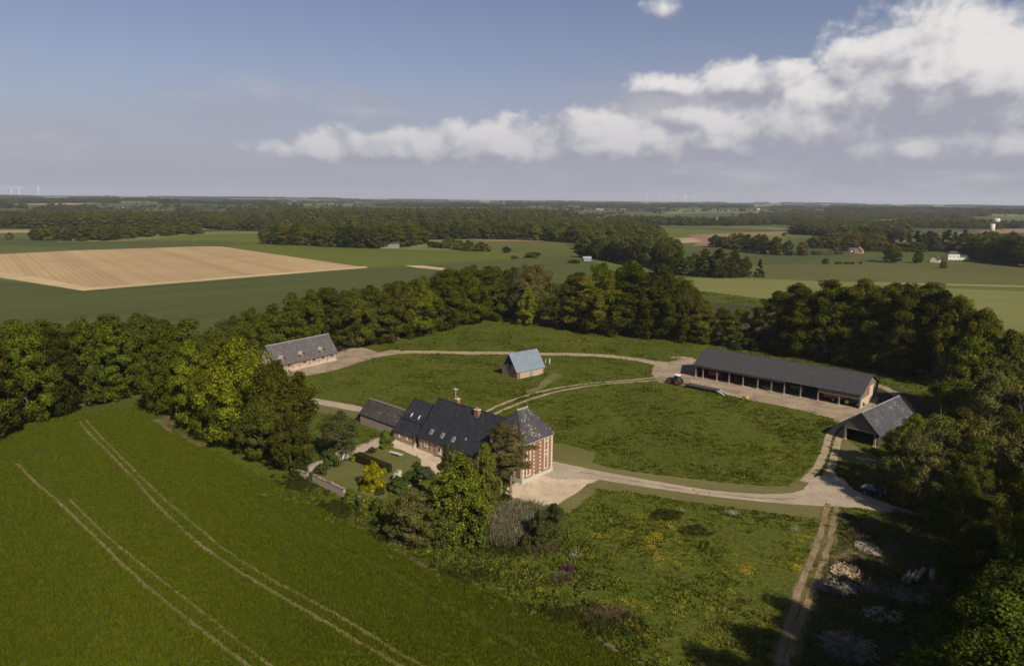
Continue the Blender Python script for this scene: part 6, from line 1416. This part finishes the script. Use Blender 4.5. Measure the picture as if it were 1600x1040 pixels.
# ---------------------------------------------------------------- middle distance
def middle_trees():
    D, M, O, P = DARK, MID, OLIVE, DEEP
    k = lambda: random.choice(('round', 'tall', 'round'))
    def line(pts, n, top, w, phrase, group, cols, jit=3, kinds=None):
        rows = []
        for i in range(n):
            t = i / (n - 1) * (len(pts) - 1); a = int(min(t, len(pts) - 2)); u = t - a
            x = pts[a][0] * (1 - u) + pts[a + 1][0] * u + random.uniform(-jit, jit); y = pts[a][1] * (1 - u) + pts[a + 1][1] * u
            tp = pts[a][2] * (1 - u) + pts[a + 1][2] * u + random.uniform(-3, 3)
            rows.append((x, y, tp, w * random.uniform(0.8, 1.25), kinds() if kinds else k(), random.choice(cols)))
        belt(rows, phrase, group)
    line([(418, 381, 353), (470, 383, 352), (530, 386, 352), (590, 388, 354), (640, 385, 350), (664, 378, 347)], 20, 0, 30, 'dark tree along the near edge of the wood left of the grey shed', 'near edge of the wood by the grey shed', [D, P, D, M])
    line([(672, 374, 346), (740, 373, 348), (800, 374, 350), (860, 376, 350), (905, 380, 352)], 16, 0, 30, 'dark tree along the wood edge right of the grey shed', 'wood edge right of the grey shed', [D, P, M])
    line([(672, 386, 376), (700, 388, 372), (735, 392, 373), (762, 393, 384)], 7, 0, 22, 'low hedge tree right of the grey shed', 'hedge trees right of the grey shed', [D, M], 3, lambda: 'bush')
    line([(912, 402, 380), (940, 405, 372), (970, 410, 375), (1000, 416, 372), (1035, 420, 376), (1060, 428, 388)], 14, 0, 26, 'tree on the near edge of the wooded dip beyond the domed clump', 'near edge of the wooded dip', [D, M, P, O])
    line([(925, 388, 365), (960, 385, 360), (1000, 388, 362), (1045, 392, 368)], 9, 0, 28, 'tree on the far side of the wooded dip', 'far side of the wooded dip', [D, M, P])
    belt([(1082, 431, 394, 30, 'round', D), (1100, 432, 389, 32, 'tall', M), (1122, 434, 385, 34, 'tall', D), (1146, 434, 388, 32, 'tall', D), (1164, 433, 400, 22, 'round', P), (1186, 432, 405, 18, 'cone0', P)], 'tree in the isolated clump beyond the pale green field', 'isolated clump beyond the pale field')
    line([(1120, 386, 369), (1150, 387, 364), (1175, 394, 364), (1205, 398, 368), (1250, 399, 374)], 10, 0, 26, 'tree in the spinney left of the dark teal field', 'spinney left of the teal field', [D, M, O, P])
    line([(1240, 399, 392), (1280, 398, 388), (1315, 397, 389)], 9, 0, 12, 'pale blossoming hedge tree behind the teal field', 'blossoming hedge behind the teal field', [(0.16, 0.16, 0.10), (0.12, 0.13, 0.07)], 2, lambda: 'bush')
    line([(1270, 381, 370), (1320, 392, 366), (1345, 392, 364), (1375, 393, 368)], 10, 0, 22, 'garden tree around the red-roofed cottage', 'trees around the red-roofed cottage', [D, M, O, (0.10, 0.085, 0.02)])
    line([(1385, 392, 362), (1420, 393, 362), (1450, 392, 360), (1480, 393, 359), (1505, 392, 360)], 13, 0, 24, 'tall dark tree behind the white house', 'trees behind the white house', [D, P, (0.05, 0.042, 0.02)], 3, lambda: random.choice(('tall', 'cone0', 'round')))
    line([(1524, 404, 370), (1542, 408, 372), (1565, 412, 366), (1600, 416, 372), (1640, 420, 376)], 11, 0, 32, 'tree in the wood right of the white house', 'wood right of the white house', [D, M, P])
    plant(1393, 410, 380, 36, 'round', D, label='broad dark tree standing on the edge of the olive pasture')
    plant(1434, 411, 391, 20, 'round', D, label='small dark tree left of the yellow cottage')
    plant(1473, 419, 405, 12, 'bush', M, label='small lone tree on the pasture before the yellow cottage')
    plant(1290, 412, 402, 13, 'bush', M, label='lone round bush at the near edge of the teal field')
    plant(1025, 368, 352, 24, 'round', D, label='lone rounded tree among far fields above the wooded dip')
    plant(791, 395, 384, 15, 'bush', D, label='lone round bush on the bright green field\'s right corner')
    plant(832, 402, 393, 32, 'bush', D, label='low bush at the pasture corner right of the lone round bush')
    plant(897, 411, 405, 20, 'bush', D, label='low bush near the dark wheat field\'s right corner')
    plant(1150, 546, 534, 24, 'bush', (0.06, 0.08, 0.02), 'shrub', 'low bush on the bank behind the open barn\'s left half', 'shrub')
middle_trees()

def far_woods():
    rng = np.random.default_rng(21)
    S = [source('wood_tree', TM[k][0], c) for k, c in (('mid0', (0.085, 0.096, 0.016)), ('mid1', (0.068, 0.080, 0.014)), ('mid0', (0.108, 0.114, 0.020)), ('mid1', (0.092, 0.094, 0.024)))]
    def wood(px, spacing, h, label, name='wood', thin=0.0):
        poly = poly_px(px); A = 0.5 * abs(np.dot(poly[:, 0], np.roll(poly[:, 1], 1)) - np.dot(poly[:, 1], np.roll(poly[:, 0], 1)))
        box = np.prod(poly.max(0) - poly.min(0)); n = int(box / spacing ** 2)
        xy = fill(poly, n, rng)
        if thin: xy = xy[fbm2(xy, 0.003, thin) > -0.1]
        z = np.array([terrain(x, y) for x, y in xy]) - 0.05
        s = spacing / 11.0 * rng.uniform(0.75, 1.25, len(xy)); sz = h / 16.0 * rng.uniform(0.75, 1.2, len(xy))
        return scatter(name, label, np.column_stack([xy, z]), np.column_stack([s, s, sz]), S, 'wood', rng.integers(1e6))
    wood([(-260, 360), (0, 357.5), (130, 356), (210, 355), (300, 356), (415, 362.5), (520, 352), (560, 345), (300, 341), (0, 342), (-260, 343)], 15, 17, 'broad dark wood across the far left')
    wood([(50, 376), (110, 376.5), (160, 376.5), (230, 370), (310, 366), (325, 363), (220, 363), (120, 366), (60, 369)], 11, 13, 'long narrow copse beyond the tilled field')
    wood([(425, 378), (530, 382), (592, 383), (650, 376), (660, 366), (560, 362), (430, 366)], 13, 20, 'interior of the wood behind the grey shed')
    wood([(665, 371), (905, 373), (905, 356), (760, 360), (670, 363)], 14, 20, 'interior of the wood right of the grey shed')
    wood([(420, 356), (560, 351), (830, 350), (905, 346), (840, 338), (560, 338), (440, 341)], 17, 24, 'long wooded valley slope in the middle distance')
    wood([(910, 398), (1000, 408), (1055, 422), (1062, 405), (1040, 380), (985, 354), (905, 353), (905, 380)], 12, 17, 'wooded dip beyond the domed clump')
    wood([(1235, 366), (1330, 372), (1410, 375), (1425, 368), (1400, 358), (1320, 354), (1240, 357)], 14, 17, 'wood behind the red-roofed cottage')
    wood([(1390, 356), (1560, 358), (1560, 350), (1460, 346), (1400, 350)], 16, 17, 'wood left of the water tower')
    wood([(1500, 398), (1600, 404), (1700, 410), (1700, 392), (1560, 384), (1505, 386)], 12, 18, 'interior of the wood right of the white house')
    wood([(1265, 388), (1390, 390), (1390, 380), (1300, 378)], 12, 13, 'thicket around the red-roofed cottage')
    wood([(950, 351), (1115, 353), (1115, 349), (950, 347)], 14, 15, 'dark belt across far fields')
    wood([(1125, 352), (1330, 350), (1330, 345), (1125, 347)], 15, 15, 'dark belt left of the far straw field')
    # hedges
    for px, lab in (([(1300, 412.5), (1350, 412.7), (1350, 412.2), (1300, 412)], 'clipped field hedge at the teal field edge'), ([(800, 404.2), (838, 402.5), (838, 401.8), (800, 403.4)], 'field hedge beside the pasture corner')):
        wood(px, 3.0, 2.4, lab, 'hedgerow')
    # the far plain: belts and copses thinning into the haze
    r = np.sqrt(rng.uniform(1450 ** 2, 9800 ** 2, 260000)); a = rng.uniform(-0.80, 0.80, 260000); xy = np.column_stack([r * np.sin(a), r * np.cos(a)])
    xy = xy[rng.random(len(xy)) < np.clip(3200 / r, 0.12, 1) ** 0.9]
    st = np.column_stack([xy[:, 0] * 0.55, xy[:, 1]])
    n = fbm2(st, 0.0021, 4.0) + 0.35 * fbm2(st, 0.009, 8.0)
    xy = xy[(n > 0.43) & (np.hypot(xy[:, 0], xy[:, 1]) > 1900)]; d = np.hypot(xy[:, 0], xy[:, 1])
    cl = poly_px([(905, 349), (1240, 352), (1240, 376), (905, 376)])
    xy = xy[~inside(cl, xy) & ~in_any([p for k in ('crop_field', 'ploughed_field', 'pasture') for p in SHEETS[k]], xy)]
    d = np.hypot(xy[:, 0], xy[:, 1])
    z = np.array([terrain(x, y) for x, y in xy]) - 0.1
    s = np.clip(d / 2000, 1.1, 4.0) * rng.uniform(0.8, 1.3, len(xy)); sz = rng.uniform(0.85, 1.35, len(xy))
    scatter('far_woodland', 'distant belts of woodland across the plain', np.column_stack([xy, z]), np.column_stack([s, s, sz]), S, 'wood', 77)
far_woods()
def far_hedges():
    rng = np.random.default_rng(33); pts = []; keepout = [p for k in ('crop_field', 'ploughed_field', 'pasture') for p in SHEETS[k]]
    for _ in range(170):
        r = rng.uniform(1300, 6500); a = rng.uniform(-0.72, 0.72); L = rng.uniform(80, 420); t = rng.normal() * 0.5 + (0 if rng.random() < 0.75 else 1.57)
        c = np.array([r * math.sin(a), r * math.cos(a)]); d = np.array([math.cos(t), math.sin(t)]); n = int(L / 10)
        for s in np.linspace(-L / 2, L / 2, n):
            if rng.random() < 0.85: pts.append(c + d * s + rng.normal(size=2) * 1.5)
    for _ in range(500):
        r = rng.uniform(900, 5000); a = rng.uniform(-0.72, 0.72); pts.append(np.array([r * math.sin(a), r * math.cos(a)]))
    xy = np.array(pts); xy = xy[~in_any(keepout, xy)]; z = np.array([terrain(x, y) for x, y in xy]) - 0.1
    S = [source('hedge_tree', TM[k][0], c) for k, c in (('mid0', (0.080, 0.092, 0.016)), ('mid1', (0.066, 0.076, 0.016)))]
    s = rng.uniform(0.35, 0.95, len(xy)); scatter('far_hedgerows', 'hedgerow trees between the far fields', np.column_stack([xy, z]), np.column_stack([s, s, s * 0.8]), S, 'hedge', 91)
far_hedges()

# ---------------------------------------------------------------- far buildings
def cottage(px, yb, wpx, dm, wallh, roofh, wall, roof, rz, label, name='cottage', cat='house', group=None, hip=False, wins=0):
    g = G(px, yb); g.z = terrain(g.x, g.y); z = (g - Vector((0, 0, CAM_H))).dot(_f); L = wpx * z / FPX
    T = thing(name, label, cat, g, rz, group); D = dm
    m = MB()
    if hip: m.box(-L / 2, L / 2, 0, D, 0, wallh)
    else: m.prism([(-L / 2, 0, 0), (-L / 2, D, 0), (-L / 2, D, wallh), (-L / 2, D / 2, wallh + roofh - 0.1), (-L / 2, 0, wallh)], (L, 0, 0))
    m.build('wall', MAT[wall], T); e = 0.4
    if hip:
        r = MB(); r.v += [(-L / 2 - e, -e, wallh), (L / 2 + e, -e, wallh), (L / 2 + e, D + e, wallh), (-L / 2 - e, D + e, wallh), (-L / 5, D / 2, wallh + roofh), (L / 5, D / 2, wallh + roofh)]
        r.f += [(0, 1, 5, 4), (1, 2, 5), (2, 3, 4, 5), (3, 0, 4), (3, 2, 1, 0)]; r.build('roof', MAT[roof], T)
    else:
        for sg in (0, 1):
            y0 = -e if sg == 0 else D + e; zz = wallh - e * roofh / (D / 2) + 0.05
            slope([(-L / 2 - e, y0, zz), (L / 2 + e, y0, zz), (L / 2 + e, D / 2, wallh + roofh + 0.05), (-L / 2 - e, D / 2, wallh + roofh + 0.05)], 0.2).build('roof_slope', MAT[roof], T)
    for k in range(wins):
        x = -L / 2 + (k + 0.5) * L / wins; window(T, x, 0, wallh * 0.45, min(1.1, L / wins * 0.5), 1.2, sill=False)
    return T
def far_buildings():
    c = cottage
    t = c(1490, 406, 16, 8, 5.6, 2.6, 'wall_white', 'roof_dark', -0.25, 'white two-storey house with dark hipped roof at the wood edge', 'house', hip=True, wins=3)
    MB().box(5.2, 12.5, 0, 5, 0, 2.4).build('annexe', MAT['wall_white'], t); MB().box(5.0, 12.7, -0.3, 5.2, 2.403, 2.7).build('annexe_roof', MAT['zinc'], t)
    c(1468, 410, 13, 7, 2.8, 3.2, 'wall_yellow', 'roof_dark', 0.9, 'pale yellow cottage with dark steep roof below the white house', wins=1)
    c(1348, 396, 10, 8, 3.0, 3.6, 'wall_pink', 'roof_red', 0.9, 'brick cottage with red-brown roof among trees behind the teal field', wins=1)
    c(1334, 395, 10, 7, 2.6, 2.6, 'wall_white', 'roof_dark', 0.1, 'low white outhouse left of the red-roofed cottage', 'outhouse', 'outhouse')
    c(609, 388, 30, 14, 5.0, 1.6, 'shed_grey', 'roof_dark', 0.28, 'grey metal farm shed at the edge of the wood', 'farm_shed', 'shed')
    c(1004, 412, 8, 7, 3.2, 2.6, 'wall_white', 'roof_dark', 0.5, 'white cottage with dark roof half hidden in the wooded dip', wins=1)
    c(918, 408, 12, 6, 2.4, 1.4, 'grey_blue_door', 'zinc', 0.1, 'low blue-grey shed at the corner of the dark wheat field', 'small_shed', 'shed')
    c(822, 348, 9, 10, 4, 2, 'wall_white', 'zinc', 0.1, 'pale metal-roofed shed in the wood above the pasture', 'small_shed', 'shed')
    c(1011, 366, 4, 6, 3.5, 2.5, 'wall_white', 'roof_dark', 0.3, 'tiny white building beside the lone rounded tree', 'farmhouse')
    rng = random.Random(4)
    for i, (x, y) in enumerate(((672, 334), (680, 333), (686, 334.5), (692, 334), (697, 333.5), (703, 334), (709, 333), (718, 334.5), (727, 334), (664, 331.5))):
        c(x, y, rng.uniform(3, 7), 10, rng.uniform(4, 6), 3, 'wall_white', rng.choice(('zinc', 'roof_dark', 'wall_white')), rng.uniform(-0.4, 0.4), 'white building in the distant village on the wooded slope, %s' % (ORD[i] if i == 0 else ORD[i]), 'village_house', 'house', 'distant village buildings')
    for i, (x, y) in enumerate(((188, 329), (935, 330), (940, 330.5), (1318, 341), (1120, 345), (1221, 337), (1540, 335.5), (1185, 331), (868, 327), (36, 333))):
        c(x, y, rng.uniform(4, 6), 12, rng.uniform(4, 6), 3, 'wall_white', rng.choice(('roof_red', 'roof_dark', 'zinc')), rng.uniform(-0.5, 0.5), 'lone pale farm building far out on the plain, %s by position' % ORD[i], 'distant_farm', 'farm', 'lone farm buildings on the plain')
    g = G(1549, 366); T = thing('water_tower', 'pale concrete water tower rising behind the right-hand wood', 'water tower', g)
    h = height_at(g, 341); z = (g - Vector((0, 0, CAM_H))).dot(_f); r = 3.6 * z / FPX
    m = MB(); n = 24
    m.tube((0, 0, 0), (0, 0, h - 7), r, r * 0.96, n); s = m.build('shaft', MAT['tower_conc'], T, True)
    m = MB().tube((0, 0, h - 6.997), (0, 0, h - 5.2), r * 1.0, r * 1.42, n).tube((0, 0, h - 5.19), (0, 0, h - 0.6), r * 1.45, r * 1.45, n).tube((0, 0, h - 0.59), (0, 0, h), r * 1.30, r * 1.15, n)
    m.build('tank', MAT['tower_conc'], T)
    for k in range(8):
        a = k * math.pi / 4; MB().box(-0.35, 0.35, -0.2, 0.2, 0.3, h - 7.2).build('rib', MAT['tower_conc'], T); o = T.children[-1]; o.location = (math.cos(a) * (r + 0.05), math.sin(a) * (r + 0.05), 0); o.rotation_euler = (0, 0, a + math.pi / 2)
    # wind turbines
    for i, (x, yt, dist) in enumerate(((32, 297, 8200), (62, 300, 9000), (20, 304, 9500), (1011, 308.5, 10500), (1031, 306.5, 9500), (1052, 309.5, 11000), (1071, 306.5, 9500), (1085, 309.5, 11000))):
        d = ray(x, 315); d.z = 0; p = d / math.hypot(d.x, d.y) * dist; p.z = terrain(p.x, p.y) - 0.5
        hh = 85.0
        T = thing('wind_turbine', 'white wind turbine on the %s horizon, %s of its group' % ('left' if x < 500 else 'middle', {0: 'tallest', 1: 'rightmost', 2: 'leftmost', 3: 'leftmost', 4: 'second from left', 5: 'third from left', 6: 'second from right', 7: 'rightmost'}[i]), 'wind turbine', p, math.atan2(d.y, d.x) - math.pi / 2 + 0.5, 'wind turbines on the horizon')
        MB().tube((0, 0, 0), (0, 0, hh), 2.4, 1.4, 12).build('tower', MAT['white'], T, True)
        MB().box(-1.8, 1.8, -3, 7, hh, hh + 3.6).build('nacelle', MAT['white'], T); MB().tube((0, -5, hh + 1.8), (0, -3, hh + 1.8), 0.8, 1.7, 10).build('hub', MAT['white'], T)
        for k in range(3):
            a = 0.4 + i + k * 2.0944; e = Vector((math.cos(a), 0, math.sin(a))); s = Vector((-math.sin(a), 0, math.cos(a))); c0 = Vector((0, -4.4, hh + 1.8))
            MB().prism([c0 - s * 0.9, c0 + e * 10 - s * 1.9, c0 + e * 44 - s * 0.25, c0 + e * 44 + s * 0.25, c0 + e * 8 + s * 1.1, c0 + s * 0.9], (0, 0.5, 0)).build('blade', MAT['white'], T)
far_buildings()

# ---------------------------------------------------------------- air
def haze():
    t = NT('haze_air'); t.N.remove(t.out); t.out = t.N.new('ShaderNodeOutputMaterial')
    v = t.N.new('ShaderNodeVolumePrincipled'); v.inputs['Color'].default_value = HAZE_COL; v.inputs['Density'].default_value = HAZE_DENSITY; v.inputs['Anisotropy'].default_value = 0.1
    t.L.new(v.outputs[0], t.out.inputs['Volume'])
    o = MB().box(-14600, 14600, -14600, 14600, -20, 190).build('haze', t.m); tag(o, 'thin pale haze over the whole plain', None, None, 'stuff')
HAZE_DENSITY = 5.2e-5; HAZE_COL = (0.82, 0.88, 1.0, 1)
haze()
